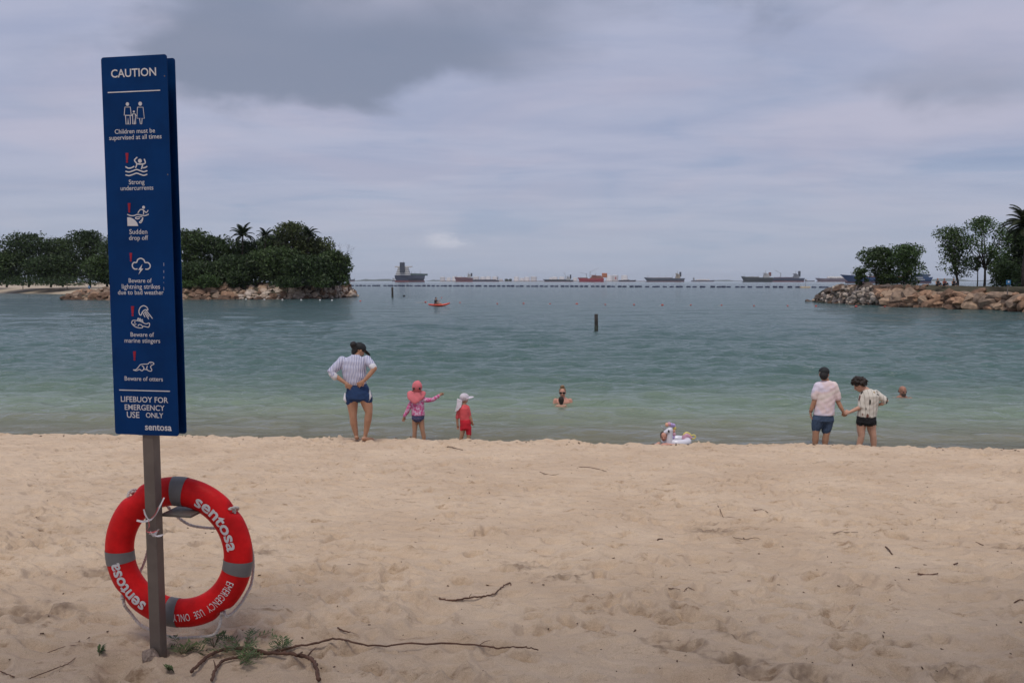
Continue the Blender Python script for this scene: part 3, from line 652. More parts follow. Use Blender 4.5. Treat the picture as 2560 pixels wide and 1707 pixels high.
stick('fallen_branch', 'long thin brown branch stretching right along the sand below the sign', q6((893, 384), (905, 340), (940, 305), (1000, 288), (1080, 276), (1150, 262), (1230, 248), (1340, 240), (1480, 246), (1700, 240), (1970, 243), (2110, 247), (2200, 240), (2258, 252)), 0.0072, 0.0028,
      ((0.45, 0.7, 0.05), (0.62, -0.8, 0.04), (0.78, 0.7, 0.06), (0.9, -0.6, 0.04), (0.1, 0.9, 0.05)), 0.9, extra=0.0075)
stick('bent_root', 'thick dark curved root arching over the weeds beside the post', q6((805, 352), (830, 325), (870, 290), (930, 262), (1010, 258), (1110, 272), (1220, 287), (1290, 306), (1325, 335), (1338, 390)), 0.0072, 0.0085, ((0.6, 0.8, 0.07), (0.7, -0.9, 0.08), (0.78, 0.9, 0.05), (0.5, -0.7, 0.06)), 2.3)
stick('fallen_branch', 'curved dark branch lying alone on the sand right of the lifebuoy', q7((255, 1045), (330, 1055), (440, 1042), (540, 1028), (620, 1010), (680, 965), (715, 938), (727, 955)), 0.0055, 0.003, ((0.3, 0.6, 0.04), (0.9, -0.8, 0.03)), 0.9)
TW = [('short straight brown stick on the sand between lifebuoy and long branch', q6((1418, 165), (1455, 172), (1495, 180)), 0.006, 0.005),
      ('thin reddish twig in the bottom left corner of the beach', q6((118, 384), (220, 330), (290, 300), (320, 278)), 0.0035, 0.002),
      ('stubby twig at the left edge of the beach', q6((2, 345), (30, 352), (62, 360)), 0.004, 0.003),
      ('faint thin twig half buried left of the post foot', q6((200, 256), (262, 246), (335, 234)), 0.0025, 0.0015),
      ('pale driftwood stick by the water behind the red clad child', q7((308, 62), (350, 60), (410, 66)), 0.014, 0.008),
      ('thin bowed twig on the upper sand, left of a longer one', q7((913, 218), (985, 230), (1042, 226)), 0.006, 0.004),
      ('long straight twig on the upper sand near the middle', q7((1168, 178), (1250, 184), (1350, 206)), 0.007, 0.004),
      ('white sliver of wood on the middle of the beach', q7((1265, 322), (1290, 326), (1312, 324)), 0.006, 0.003),
      ('v shaped dark twig sticking up from the sand at right', q7((2075, 445), (2090, 470), (2112, 508), (2150, 510), (2200, 513)), 0.005, 0.003),
      ('small dark wood chip in the middle of the sand', q7((1680, 665), (1698, 660), (1716, 656)), 0.009, 0.006),
      ('forked short twig on the lower middle sand', q7((1755, 985), (1800, 992), (1850, 998), (1880, 975), (1922, 984)), 0.004, 0.003),
      ('slanting twig beside the v shaped one', q8((580, 452), (625, 470), (672, 486)), 0.005, 0.003),
      ('pale wavy twig on the right hand sand', q8((1092, 608), (1130, 600), (1180, 606), (1250, 598)), 0.005, 0.003),
      ('crooked thin twig lying left of the pale wavy one', q8((440, 642), (520, 645), (590, 634), (622, 641)), 0.005, 0.003),
      ('black bowed stick on the right part of the beach', q8((1640, 871), (1700, 876), (1768, 868)), 0.009, 0.006),
      ('thick short twig standing out above the black bowed stick', q8((1432, 698), (1450, 712), (1472, 741)), 0.008, 0.006),
      ('tiny dark chip right of the black bowed stick', q8((1873, 808), (1885, 805), (1897, 800)), 0.008, 0.006),
      ('dark sliver near the right edge of the sand', q8((2015, 668), (2035, 674), (2062, 680)), 0.006, 0.004),
      ('thin stick at the right edge low on the beach', q8((2262, 1058), (2290, 1054), (2318, 1053)), 0.006, 0.004)]
for lab, pts, r0, r1 in TW:
    stick('twig', lab, pts, r0, r1, mat=bark2 if ('pale' in lab or 'white' in lab) else bark, wob=0.002, lift=0.8, cat='twig', group='twigs on the beach')
mb = MB(); lr = np.random.default_rng(3)
for k in range(1700):                                       # crumbs of bark and leaf
    if k % 3 == 0: cl = (lr.random(), lr.random())
    y = 3.1 + 9.9 * lr.random() ** 1.2; x = (lr.random() * 2 - 1) * 0.66 * y
    if lr.random() < 0.5: y = 3.1 + 9.7 * cl[0] + lr.normal() * 0.08; x = (cl[1] * 2 - 1) * 0.66 * y + lr.normal() * 0.12
    s_ = 0.0016 + 0.006 * lr.random() ** 3; z = sand_at(x, y)
    mb.box((x, y, z + s_ * 0.25), (s_ * (1 + 2.5 * lr.random()), s_, s_ * 0.7), lr.random() * 6.3, lr.normal() * 0.3, lr.normal() * 0.3)
for k in range(260):                                       # drift line along the lip
    x = (lr.random() * 2 - 1) * 9; y = crest(x) - .02 - .5 * lr.random() ** 2; s_ = .006 + .018 * lr.random() ** 2
    mb.box((x, y, sand_at(x, y) + s_ * .15), (s_ * (1 + 3 * lr.random()), s_, s_ * .5), lr.random() * 6.3, lr.normal() * .3, lr.normal() * .3)
tag(mb.build('beach_litter', M('litter', (0.10, 0.06, 0.04), 0.9, 0.4, 3)), 'dark crumbs of bark and leaf scattered over the sand', kind='stuff')
# weeds at the foot of the post
weed_m = M('weed_leaf', (0.075, 0.115, 0.035), 0.6, 0.25, 30); weed_s = M('weed_stem', (0.11, 0.10, 0.05), 0.7)
def weed(px, py, label, nst, sp, h):
    c = on_sand(px, py); root = thing('beach_weed', label, 'weed', c, 0, 'weeds by the post'); ms_, ml = MB(), MB()
    for k in range(nst):
        a = random.uniform(0, 6.28); ln = sp * random.uniform(0.4, 1.0); e = Vector((math.cos(a) * ln, math.sin(a) * ln * 0.8, h * random.uniform(0.2, 1)))
        z = sand_at(c.x + e.x, c.y + e.y) - c.z; e.z += max(z, 0)
        P = [Vector((0, 0, 0)), e * 0.5 + Vector((0, 0, h * 0.45)), e]; ms_.tube(P, [0.0016, 0.0013, 0.0008], 4)
        for j in range(6):
            t_ = 0.25 + 0.75 * j / 5; p = P[0].lerp(P[1], t_ * 2) if t_ < 0.5 else P[1].lerp(P[2], t_ * 2 - 1)
            for sd in (-1, 1):
                d = Vector((math.cos(a + sd * 1.0), math.sin(a + sd * 1.0), random.uniform(0.1, 0.6))).normalized(); l_ = random.uniform(0.018, 0.034); n_ = d.cross(Vector((0, 0, 1))).normalized() * l_ * 0.13
                ml.add([p, p + d * l_ * 0.5 + n_, p + d * l_, p + d * l_ * 0.5 - n_], [(0, 1, 2, 3)])
    ms_.build('stems', weed_s, root); ml.build('leaves', weed_m, root)
weed(455, 1640, 'small green weed just right of the post foot', 11, 0.12, 0.04)
weed(610, 1630, 'largest leafy green weed, under the arching root', 20, 0.19, 0.06)
weed(705, 1628, 'bushy green weed at the right side of the arching root', 9, 0.07, 0.06)
weed(535, 1620, 'upright green sprig left of the arching root', 5, 0.05, 0.06)
weed(600, 1660, 'low green weed below the arching root', 10, 0.14, 0.04)
weed(435, 1680, 'tiny weed seedling below the post', 4, 0.03, 0.03)
weed(248, 1638, 'tiny lone seedling left of the post', 4, 0.02, 0.03)
# ------------------------------------------------------------ people
skin_a = M('skin_tan', (0.40, 0.215, 0.135), 0.55, 0.08, 9, sss=0.1)
skin_b = M('skin_fair', (0.50, 0.285, 0.20), 0.55, 0.08, 9, sss=0.1)
skin_c = M('skin_pink', (0.52, 0.26, 0.19), 0.5, 0.10, 9, sss=0.1)
hair_k = M('hair_black', (0.012, 0.010, 0.010), 0.55, 0.3, 40, bump=0.4, bscale=150)
hair_b = M('hair_blond', (0.20, 0.12, 0.06), 0.6, 0.3, 40, bump=0.4, bscale=150)
hair_d = M('hair_dark_brown', (0.025, 0.017, 0.013), 0.6, 0.4, 40, bump=0.5, bscale=120)
eye_m = M('eye_dark', (0.015, 0.012, 0.01), 0.3); lip_m = M('lips', (0.30, 0.10, 0.08), 0.5)
def head(mb, c, h, yaw=0.0, nod=0.0, tilt=0.0):
    """adds cranium, jaw, nose, ears to the body shells; h = chin to crown; faces -y at yaw 0"""
    q = Matrix.Rotation(yaw, 3, 'Z') @ Matrix.Rotation(tilt, 3, 'Y') @ Matrix.Rotation(nod, 3, 'X'); c = Vector(c)
    P = lambda x, y, z: c + q @ Vector((x * h, y * h, z * h))
    mb.ball(P(0, 0.04, 0.14), (0.335 * h, 0.40 * h, 0.37 * h), rot=q); mb.ball(P(0, -0.06, -0.12), (0.285 * h, 0.31 * h, 0.37 * h), rot=q)
    mb.ball(P(0, -0.17, -0.36), (0.15 * h, 0.13 * h, 0.12 * h), rot=q)
    mb.limb([P(0, -0.33, 0.06), P(0, -0.42, -0.12)], [0.04 * h, 0.065 * h], 8)
    for s_ in (-1, 1):
        mb.ball(P(s_ * 0.335, 0.04, -0.02), (0.045 * h, 0.08 * h, 0.13 * h), rot=q); mb.ball(P(s_ * 0.14, -0.335, 0.085), (0.11 * h, 0.045 * h, 0.035 * h), rot=q)
        mb.ball(P(s_ * 0.155, -0.27, -0.12), (0.10 * h, 0.08 * h, 0.10 * h), rot=q)
    return P, q
def face(P, q, h, parent, eyes=True):
    if eyes:
        for s_ in (-1, 1): MB().ball(P(s_ * 0.14, -0.345, 0.02), (0.06 * h, 0.03 * h, 0.03 * h), rot=q).build('eye', eye_m, parent, True)
    MB().ball(P(0, -0.36, -0.25), (0.11 * h, 0.03 * h, 0.03 * h), rot=q).build('mouth', lip_m, parent, True)
def hand(mb, w, d, side, L_, curl=0.5, spread=0.18, palm=None):
    """palm and five bent fingers; w wrist, d pointing direction, side: direction of the thumb"""
    w, d, sd = Vector(w), Vector(d).normalized(), Vector(side); sd = (sd - d * sd.dot(d)).normalized(); n_ = d.cross(sd) if palm is None else Vector(palm).normalized()
    pc = w + d * L_ * 0.24
    q = Matrix((sd, n_, d)).transposed(); mb.ball(pc, (L_ * 0.23, L_ * 0.10, L_ * 0.29), 10, 8, rot=q)
    for i, fl in enumerate((0.40, 0.46, 0.43, 0.33)):
        off = (0.5 - (i) / 3) * 0.36 * L_; b0 = w + d * L_ * 0.44 + sd * off; dd = (d + sd * spread * (0.5 - i / 3) * 2).normalized()
        k1 = b0 + (dd * math.cos(curl * 0.5) + n_ * math.sin(curl * 0.5)) * fl * L_ * 0.5; k2 = k1 + (dd * math.cos(curl * 1.2) + n_ * math.sin(curl * 1.2)) * fl * L_ * 0.5
        mb.limb([b0, k1, k2], [L_ * 0.062, L_ * 0.055, L_ * 0.045], 7)
    t0 = w + d * L_ * 0.14 + sd * L_ * 0.16; t1 = t0 + (d * 0.7 + sd * 0.7) * L_ * 0.22; t2 = t1 + (d * 0.95 + sd * 0.15 + n_ * 0.2) * L_ * 0.18
    mb.limb([t0, t1, t2], [L_ * 0.075, L_ * 0.062, L_ * 0.05], 7)
def foot(mb, a, d, L_):
    a, d = Vector(a), Vector(d).normalized()
    mb.limb([a + Vector((0, 0, 0.01)) - d * L_ * 0.12, a + d * L_ * 0.35 + Vector((0, 0, -0.015)), a + d * L_ * 0.72 + Vector((0, 0, -0.03))], [L_ * 0.16, L_ * 0.16, L_ * 0.13], 9)
def shell(mb, pts, rad, n=14): return mb.limb(pts, rad, n)

# ---- woman in a striped shirt, hands on hips, seen from behind
gW = on_sand(905, 1101); kW = gW.y / FS / 5.113
def jw(x, y, d=0.0): return Vector(((x - 610) * kW, d, (1385 - y) * kW))
wom = thing('person', 'person in blue striped shirt, navy shorts and black cap, hands on hips', 'person', gW, 0, 'people at the water line')
mb = MB()
mb.loft([(*jw(575, 872)[:2], jw(0, 872).z, .10, .08), (jw(572, 0).x, 0, jw(0, 820).z, .185, .125), (jw(570, 0).x, 0, jw(0, 740).z, .182, .12), (jw(555, 0).x, 0, jw(0, 640).z, .135, .095), (jw(540, 0).x, 0, jw(0, 520).z, .14, .10), (jw(535, 0).x, 0, jw(0, 400).z, .165, .105), (jw(535, 0).x, 0, jw(0, 330).z, .155, .085), (jw(540, 0).x, 0, jw(0, 300).z, .07, .06)], 24)
mb.limb([jw(490, 850), jw(496, 960), jw(503, 1070, -.015), jw(506, 1150, .0), jw(518, 1230, .01), jw(536, 1330, .02)], [.098, .082, .060, .061, .049, .031])
mb.limb([jw(662, 850), jw(690, 940), jw(706, 1020, -.02), (jw(692, 1110, -.01)), jw(675, 1210, .005), jw(652, 1325, .0)], [.098, .085, .060, .061, .048, .031])
foot(mb, jw(536, 1352, .03), (-0.15, 1, 0), .22); foot(mb, jw(648, 1362, -.02), (0.55, 0.7, 0), .22)
mb.limb([jw(385, 345), jw(310, 420, -.05), jw(240, 500, -.08)], [.05, .043, .038]); mb.limb([jw(240, 500, -.08), jw(330, 560, -.09), jw(425, 625, -.10)], [.040, .036, .025])
mb.limb([jw(680, 335), jw(745, 385, -.05), jw(800, 438, -.10)], [.05, .043, .038]); mb.limb([jw(800, 438, -.10), jw(735, 520, -.12), jw(668, 595, -.13)], [.040, .038, .026])
hand(mb, jw(425, 625, -.11), (0.25, -0.02, -0.2), (0, 0, -1), .16, 0.3); hand(mb, jw(668, 595, -.14), (-0.75, 0.02, -0.55), (0.4, 0, -1), .165, 0.3, palm=(0, 1, 0))
mb.limb([jw(542, 310), jw(560, 255, .02)], [.055, .05])
P, q = head(mb, jw(585, 222, .05), .225, R(128), R(26))
fused(mb, 'body', skin_a, wom, 0.0075); face(P, q, .225, wom)
stripe = bpy.data.materials.new('striped_cotton'); stripe.use_nodes = True; t = stripe.node_tree; b = t.nodes['Principled BSDF']; co = N(t, 'ShaderNodeTexCoord')
nzz = N(t, 'ShaderNodeTexNoise', i_Scale=6.0, i_Detail=2.0); L(t, co.outputs['Object'], nzz.inputs['Vector'])
spz = N(t, 'ShaderNodeSeparateXYZ'); L(t, co.outputs['Object'], spz.inputs[0])
ang = math_n(t, 'ADD', math_n(t, 'MULTIPLY', spz.outputs[0], 250.0), math_n(t, 'ADD', math_n(t, 'MULTIPLY', spz.outputs[2], 22.0), math_n(t, 'MULTIPLY', nzz.outputs[0], 9.0)))
sn = math_n(t, 'SINE', ang)
L(t, ramp_n(t, sn, [(0.0, (0.60, 0.60, 0.68)), (0.35, (0.22, 0.23, 0.40))], 'LINEAR'), b.inputs['Base Color']); b.inputs['Roughness'].default_value = 0.85
bb = N(t, 'ShaderNodeBump', i_Strength=0.5, i_Distance=0.03); L(t, nzz.outputs[0], bb.inputs['Height']); L(t, bb.outputs[0], b.inputs['Normal'])
mb = MB()
mb.loft([(jw(545, 0).x, -.005, jw(0, 655).z, .158, .115), (jw(535, 0).x, -.005, jw(0, 610).z, .180, .13), (jw(525, 0).x, -.005, jw(0, 520).z, .195, .135), (jw(520, 0).x, -.005, jw(0, 420).z, .20, .13), (jw(525, 0).x, 0, jw(0, 350).z, .20, .115), (jw(532, 0).x, 0, jw(0, 305).z, .13, .09), (jw(540, 0).x, 0, jw(0, 275).z, .062, .062)], 24)
shell(mb, [jw(375, 345), jw(300, 430, -.05), jw(240, 490, -.08), jw(272, 530, -.09)], [.075, .075, .068, .055]); shell(mb, [jw(685, 335), jw(740, 385, -.05), jw(775, 420, -.08)], [.075, .066, .056])
fused(mb, 'shirt', stripe, wom, 0.009, 0.006, 22)
MB().loft([(jw(540, 0).x, .0, jw(0, 292).z, .072, .066), (jw(541, 0).x, .0, jw(0, 268).z, .066, .064)], 18).build('collar', stripe, wom, True)
white_cloth = M('white_cloth', (0.62, 0.61, 0.64), 0.8, 0.08, 6, bump=0.2, bscale=20)
shell(MB(), [jw(255, 505, -.085), jw(290, 548, -.09)], [.060, .056]).build('sleeve_cuff', white_cloth, wom, True); shell(MB(), [jw(765, 410, -.075), jw(785, 432, -.085)], [.060, .056]).build('sleeve_cuff', white_cloth, wom, True)
navy = M('navy_jersey', (0.014, 0.040, 0.115), 0.8, 0.15, 7, bump=0.3, bscale=15)
mb = MB(); mb.loft([(jw(575, 0).x, 0, jw(0, 884).z, .03, .06), (jw(575, 0).x, 0, jw(0, 862).z, .08, .11), (jw(572, 0).x, 0, jw(0, 835).z, .200, .145), (jw(572, 0).x, 0, jw(0, 760).z, .196, .14), (jw(565, 0).x, 0, jw(0, 690).z, .178, .125), (jw(555, 0).x, 0, jw(0, 640).z, .150, .112)], 24)
shell(mb, [jw(484, 800), jw(480, 866)], [.108, .100]); shell(mb, [jw(662, 800), jw(678, 852)], [.108, .100])
fused(mb, 'shorts', navy, wom, 0.009, 0.003, 20)
for x0, y0, x1, y1, x2, y2 in ((408, 760, 402, 840, 432, 875), (722, 720, 735, 800, 690, 862)):
    MB().tube([jw(x0, y0, -.04), jw(x1 + (2 if x0 < 500 else -2), y1, -.05), jw(x2 + (-6 if x0 < 500 else 22), y2, -.07)], [.010, .026, .014], 8).build('shorts_side_panel', white_cloth, wom, True)
cap_k = M('black_cap_cloth', (0.016, 0.018, 0.020), 0.75, 0.2, 12)
mb = MB(); mb.ball(P(0, 0.04, 0.23), (.092, .108, .082), rot=q); fused(mb, 'cap', cap_k, wom, 0.008)
q2 = q @ Matrix.Rotation(R(18), 3, 'X'); MB().ball(P(0, -0.52, 0.12), (.080, .095, .018), rot=q2).build('cap_brim', cap_k, wom, True)
mb = MB(); mb.ball(P(0.05, 0.33, -0.08), (.07, .045, .085), rot=q); mb.ball(P(0.02, 0.60, 0.20), .056); mb.ball(P(0.14, 0.50, 0.08), .036); mb.ball(P(-0.05, 0.45, 0.05), .04); fused(mb, 'hair_bun', hair_k, wom, 0.008, 0.004, 40)
MB().tube([P(0.10, 0.62, 0.15), P(-0.02, 0.66, 0.20), P(-0.12, 0.60, 0.10)], [.006, .012, .006], 6).build('hair_clip', M('clip_pink', (0.45, 0.22, 0.22), 0.4), wom, True)

def simple_cloth(name, col, rough=0.85): return M(name, col, rough, 0.16, 8, bump=0.7, bscale=14)
# ---- girl pointing, pink hat
def water_spot(px, s_, z):                                  # standing in the shallows, s_ metres beyond the lip
    a = (px - 1280) / FS; Y = 13.2
    for _ in range(6): Y = crest(a * Y) + s_
    return Vector((a * Y * 1.008, Y, z))
gG = water_spot(1043, 1.15, 0); kG = gG.y / FS / 5.113; gG.z = EYE - (EYE - 0) * 1.0; gG.z = aty(1043, 1103, gG.y).z
bG = sand_at(gG.x, gG.y) - gG.z
def jg(x, y, d=0.0): return Vector(((x - 1345) * kG, d, (1395 - y) * kG))
girl = thing('person', 'small person in pink patterned long sleeved top pointing right, with pink hat', 'person', gG, 0, 'people at the water line')
mb = MB()
mb.loft([(jg(1352, 0).x, 0, jg(0, 1120).z, .085, .075), (jg(1352, 0).x, 0, jg(0, 1060).z, .112, .085), (jg(1350, 0).x, 0, jg(0, 980).z, .105, .08), (jg(1350, 0).x, 0, jg(0, 880).z, .11, .08), (jg(1348, 0).x, 0, jg(0, 830).z, .07, .06)], 20)
for pts in ([jg(1318, 1100), jg(1312, 1180), jg(1310, 1260, -.01), jg(1305, 1330, -.005), Vector((jg(1302, 0).x, .0, bG + .05))], [jg(1388, 1100), jg(1398, 1180), jg(1412, 1260, -.01), jg(1425, 1330, -.005), Vector((jg(1436, 0).x, .0, bG + .05))]):
    mb.limb(pts, [.060, .052, .040, .040, .026]); foot(mb, pts[-1] + Vector((0, 0, -.01)), (0.1, 1, 0), .15)
mb.limb([jg(1272, 880), jg(1235, 960, -.01), jg(1212, 1010, -.01), jg(1178, 1075, -.02)], [.036, .032, .029, .022]); hand(mb, jg(1178, 1070, -.02), (-0.3, 0, -1), (0.8, 0.4, 0), .11, 0.4)
mb.limb([jg(1420, 850), jg(1490, 858), jg(1545, 852), jg(1640, 790)], [.036, .032, .028, .021])
hand(mb, jg(1635, 792), (1, 0.1, 0.45), (-0.3, -0.2, 1), .10, 0.9); mb.limb([jg(1655, 782), jg(1676, 772), jg(1696, 762)], [.008, .0072, .006], 7)
mb.limb([jg(1345, 850), jg(1345, 790)], [.042, .04]); P, q = head(mb, jg(1345, 720), .19, R(180), 0.0)
fused(mb, 'body', skin_a, girl, 0.006); face(P, q, .19, girl)
def patchy(name, c1, c2, scale, thr=0.5, c3=None):
    m = bpy.data.materials.new(name); m.use_nodes = True; t = m.node_tree; b = t.nodes['Principled BSDF']; co = N(t, 'ShaderNodeTexCoord')
    n_ = N(t, 'ShaderNodeTexNoise', i_Scale=scale, i_Detail=3.0, i_Distortion=1.0); L(t, co.outputs['Object'], n_.inputs['Vector'])
    st_ = [(thr - 0.05, c1), (thr + 0.03, c2)] + ([(thr + 0.16, c3)] if c3 else []); L(t, ramp_n(t, n_.outputs[0], st_, 'LINEAR'), b.inputs['Base Color']); b.inputs['Roughness'].default_value = 0.85
    return m
pinkp = patchy('pink_blossom_print', (0.62, 0.42, 0.55), (0.52, 0.07, 0.22), 26)
mb = MB(); mb.loft([(jg(1355, 0).x, 0, jg(0, 1052).z, .122, .096), (jg(1352, 0).x, 0, jg(0, 970).z, .116, .092), (jg(1350, 0).x, 0, jg(0, 880).z, .118, .09), (jg(1348, 0).x, 0, jg(0, 820).z, .07, .06)], 20)
shell(mb, [jg(1275, 880), jg(1235, 960, -.01), jg(1212, 1010, -.01), jg(1184, 1058, -.02)], [.046, .042, .038, .032]); shell(mb, [jg(1420, 850), jg(1490, 858), jg(1545, 852), jg(1628, 800)], [.047, .042, .038, .030])
fused(mb, 'swim_top', pinkp, girl, 0.007, 0.003, 30)
mb = MB(); mb.loft([(jg(1352, 0).x, 0, jg(0, 1135).z, .075, .08), (jg(1352, 0).x, 0, jg(0, 1100).z, .114, .096), (jg(1354, 0).x, 0, jg(0, 1046).z, .116, .092)], 20); fused(mb, 'swim_bottoms', patchy('navy_print', (0.035, 0.05, 0.12), (0.18, 0.12, 0.20), 60, 0.58), girl, 0.007)
hat_p = simple_cloth('coral_hat_cloth', (0.60, 0.155, 0.175))
mb = MB(); mb.ball(P(0, 0.0, 0.28), (.094, .098, .108), rot=q); fused(mb, 'hat_crown', hat_p, girl, 0.007, 0.002, 30)
mb = MB(); rr = []                                           # floppy brim that hangs over the nape
for r_, dz in ((.085, .0), (.12, -.012), (.155, -.03), (.168, -.05), (.165, -.058), (.15, -.042), (.115, -.024), (.08, -.012)):
    ring = []
    for j in range(40):
        a = 2 * math.pi * j / 40; back = max(0, -math.sin(a)); e = r_ - .08
        ring.append(jg(1335, 735) + Vector((r_ * math.cos(a) * (1 + .04 * math.sin(3 * a)) - e * back * .2, r_ * math.sin(a) * 0.72, dz - back ** 1.0 * e * 1.75 + .012 * math.sin(5 * a) * e / .08)))
    rr.append(ring)
mb.rings(rr, False); mb.build('hat_brim', hat_p, girl, True)
for x in (1310, 1386): MB().ball(jg(x, 700, -.083), (.017, .022, .024)).build('hat_eye_spot', eye_m, girl, True)
MB().ball(jg(1358, 617), (.033, .03, .022)).build('hat_bobble', hat_p, girl, True)

# ---- child in red
gB = water_spot(1157.5, 1.15, 0); kB = gB.y / FS / 5.113; gB.z = aty(1157.5, 1107, gB.y).z; bB = sand_at(gB.x, gB.y) - gB.z
def jb(x, y, d=0.0): return Vector(((x - 1935) * kB, d, (1415 - y) * kB))
boy = thing('person', 'smallest standing person, in red swimsuit with white neck flap sun hat', 'person', gB, 0, 'people at the water line')
mb = MB(); mb.loft([(jb(1965, 0).x, 0, jb(0, 1220).z, .088, .078), (jb(1965, 0).x, 0, jb(0, 1140).z, .094, .08), (jb(1955, 0).x, 0, jb(0, 1060).z, .085, .07), (jb(1945, 0).x, .0, jb(0, 960).z, .088, .07), (jb(1945, 0).x, .01, jb(0, 920).z, .055, .05)], 20)
for pts in ([jb(1935, 1210), jb(1925, 1270), jb(1918, 1320, -.01), jb(1900, 1385), Vector((jb(1893, 0).x, 0, bB + .045))], [jb(2000, 1210), jb(2008, 1270), jb(2008, 1330, -.01), jb(1990, 1390), Vector((jb(1982, 0).x, 0, bB + .045))]):
    mb.limb(pts, [.050, .045, .036, .032, .023]); foot(mb, pts[-1] + Vector((0, 0, -.01)), (0.3, 1, 0), .13)
mb.limb([jb(1888, 965), jb(1866, 1040), jb(1858, 1100), jb(1862, 1190)], [.032, .028, .025, .019]); hand(mb, jb(1862, 1185), (0.05, 0, -1), (0.9, 0.4, 0), .09, 0.4)
mb.limb([jb(1995, 950), jb(2010, 1020), jb(2025, 1070), jb(2052, 1140)], [.032, .028, .025, .019]); hand(mb, jb(2051, 1135), (0.15, 0, -1), (-0.9, 0.4, 0), .09, 0.4)
mb.limb([jb(1945, 925), jb(1952, 895, .01)], [.036, .034]); P, q = head(mb, jb(1950, 850, .02), .165, R(118), R(8))
fused(mb, 'body', skin_a, boy, 0.006); face(P, q, .165, boy)
coral = simple_cloth('coral_lycra', (0.62, 0.09, 0.10)); redc = simple_cloth('red_lycra', (0.55, 0.018, 0.035))
mb = MB(); mb.loft([(jb(1958, 0).x, 0, jb(0, 1112).z, .094, .078), (jb(1952, 0).x, 0, jb(0, 1040).z, .092, .077), (jb(1945, 0).x, 0, jb(0, 960).z, .096, .078), (jb(1945, 0).x, .01, jb(0, 915).z, .058, .055)], 20)
shell(mb, [jb(1890, 965), jb(1868, 1040), jb(1860, 1085)], [.039, .036, .032]); shell(mb, [jb(1992, 950), jb(2008, 1010), jb(2018, 1050)], [.039, .036, .032]); fused(mb, 'swim_top', coral, boy, 0.006, 0.002, 30)
mb = MB(); mb.loft([(jb(1965, 0).x, 0, jb(0, 1225).z, .092, .084), (jb(1965, 0).x, 0, jb(0, 1150).z, .102, .087), (jb(1960, 0).x, 0, jb(0, 1106).z, .096, .08)], 20)
shell(mb, [jb(1932, 1210), jb(1928, 1235)], [.057, .053]); shell(mb, [jb(2002, 1210), jb(2008, 1300)], [.057, .047]); fused(mb, 'swim_shorts', redc, boy, 0.006, 0.002, 30)
hat_w = simple_cloth('white_hat_cloth', (0.58, 0.53, 0.58))
mb = MB(); mb.ball(P(0, 0.02, 0.24), (.078, .09, .078), rot=q); fused(mb, 'hat_crown', hat_w, boy, 0.006, 0.002, 30)
q2 = q @ Matrix.Rotation(R(-14), 3, 'X'); MB().ball(P(0, -0.40, 0.24), (.105, .115, .011), rot=q2).build('hat_brim', hat_w, boy, True)
MB().poly([jb(1860, 835, -.04), jb(1858, 900, -.05), jb(1832, 1002, -.06), jb(1872, 985, -.07), jb(1915, 935, -.07), jb(1928, 860, -.06)], (0.0, .04, 0.004)).build('neck_flap', hat_w, boy, bevel=0.004)

# ---- man in pale pink T-shirt and lady with curly hair, hand in hand
gM = water_spot(2053, 1.25, 0); kM = gM.y / FS / 6.272; gM.z = aty(2053, 1117, gM.y).z; bM = sand_at(gM.x, gM.y) - gM.z
def jm(x, y, d=0.0): return Vector(((x - 520) * kM, d, (1425 - y) * kM))
man = thing('person', 'person in pale pink T-shirt, dark blue shorts and black cap, seen from behind', 'person', gM, 0, 'people at the water line')
mb = MB(); mb.loft([(jm(560, 0).x, 0, jm(0, 1010).z, .12, .10), (jm(560, 0).x, 0, jm(0, 940).z, .155, .11), (jm(570, 0).x, 0, jm(0, 820).z, .15, .10), (jm(585, 0).x, 0, jm(0, 600).z, .165, .10), (jm(590, 0).x, 0, jm(0, 430).z, .17, .09), (jm(588, 0).x, 0, jm(0, 375).z, .08, .065)], 24)
for pts, fd in (([jm(470, 980), jm(455, 1120), jm(445, 1220, -.015), jm(448, 1300, -.005), jm(442, 1400), Vector((jm(440, 0).x, .01, bM + .06))], (-0.2, 1, 0)), ([jm(645, 980), jm(630, 1120), jm(612, 1230, -.015), jm(606, 1310, -.005), jm(600, 1410), Vector((jm(598, 0).x, .01, bM + .06))], (0.2, 1, 0))):
    mb.limb(pts, [.088, .072, .054, .058, .042, .036]); foot(mb, pts[-1] + Vector((0, 0, -.01)), fd, .23)
mb.limb([jm(455, 440), jm(425, 600, -.01), jm(405, 710, -.01), jm(378, 800, 0), jm(362, 870, .01)], [.052, .046, .041, .037, .026]); hand(mb, jm(363, 862, .01), (0.05, 0, -1), (0.5, 0.9, 0), .165, 0.5)
mb.limb([jm(725, 430), jm(765, 590), jm(790, 700), jm(830, 790, -.02), jm(872, 862, -.03)], [.052, .046, .041, .036, .026]); hand(mb, jm(868, 852, -.03), (0.42, 0, -0.85), (-0.3, 0.2, -0.7), .15, 1.0)
mb.limb([jm(588, 385), jm(575, 330)], [.06, .056]); P, q = head(mb, jm(562, 272, .02), .225, R(160), R(10))
fused(mb, 'body', skin_a, man, 0.0075); face(P, q, .225, man)
tee = patchy('pastel_dye', (0.66, 0.60, 0.70), (0.72, 0.57, 0.57), 2.4, 0.47, (0.70, 0.63, 0.56))
mb = MB(); mb.loft([(jm(572, 0).x, 0, jm(0, 912).z, .182, .125), (jm(575, 0).x, 0, jm(0, 800).z, .175, .12), (jm(585, 0).x, 0, jm(0, 620).z, .178, .115), (jm(592, 0).x, 0, jm(0, 470).z, .19, .11), (jm(590, 0).x, 0, jm(0, 400).z, .15, .09), (jm(588, 0).x, 0, jm(0, 362).z, .075, .07)], 24)
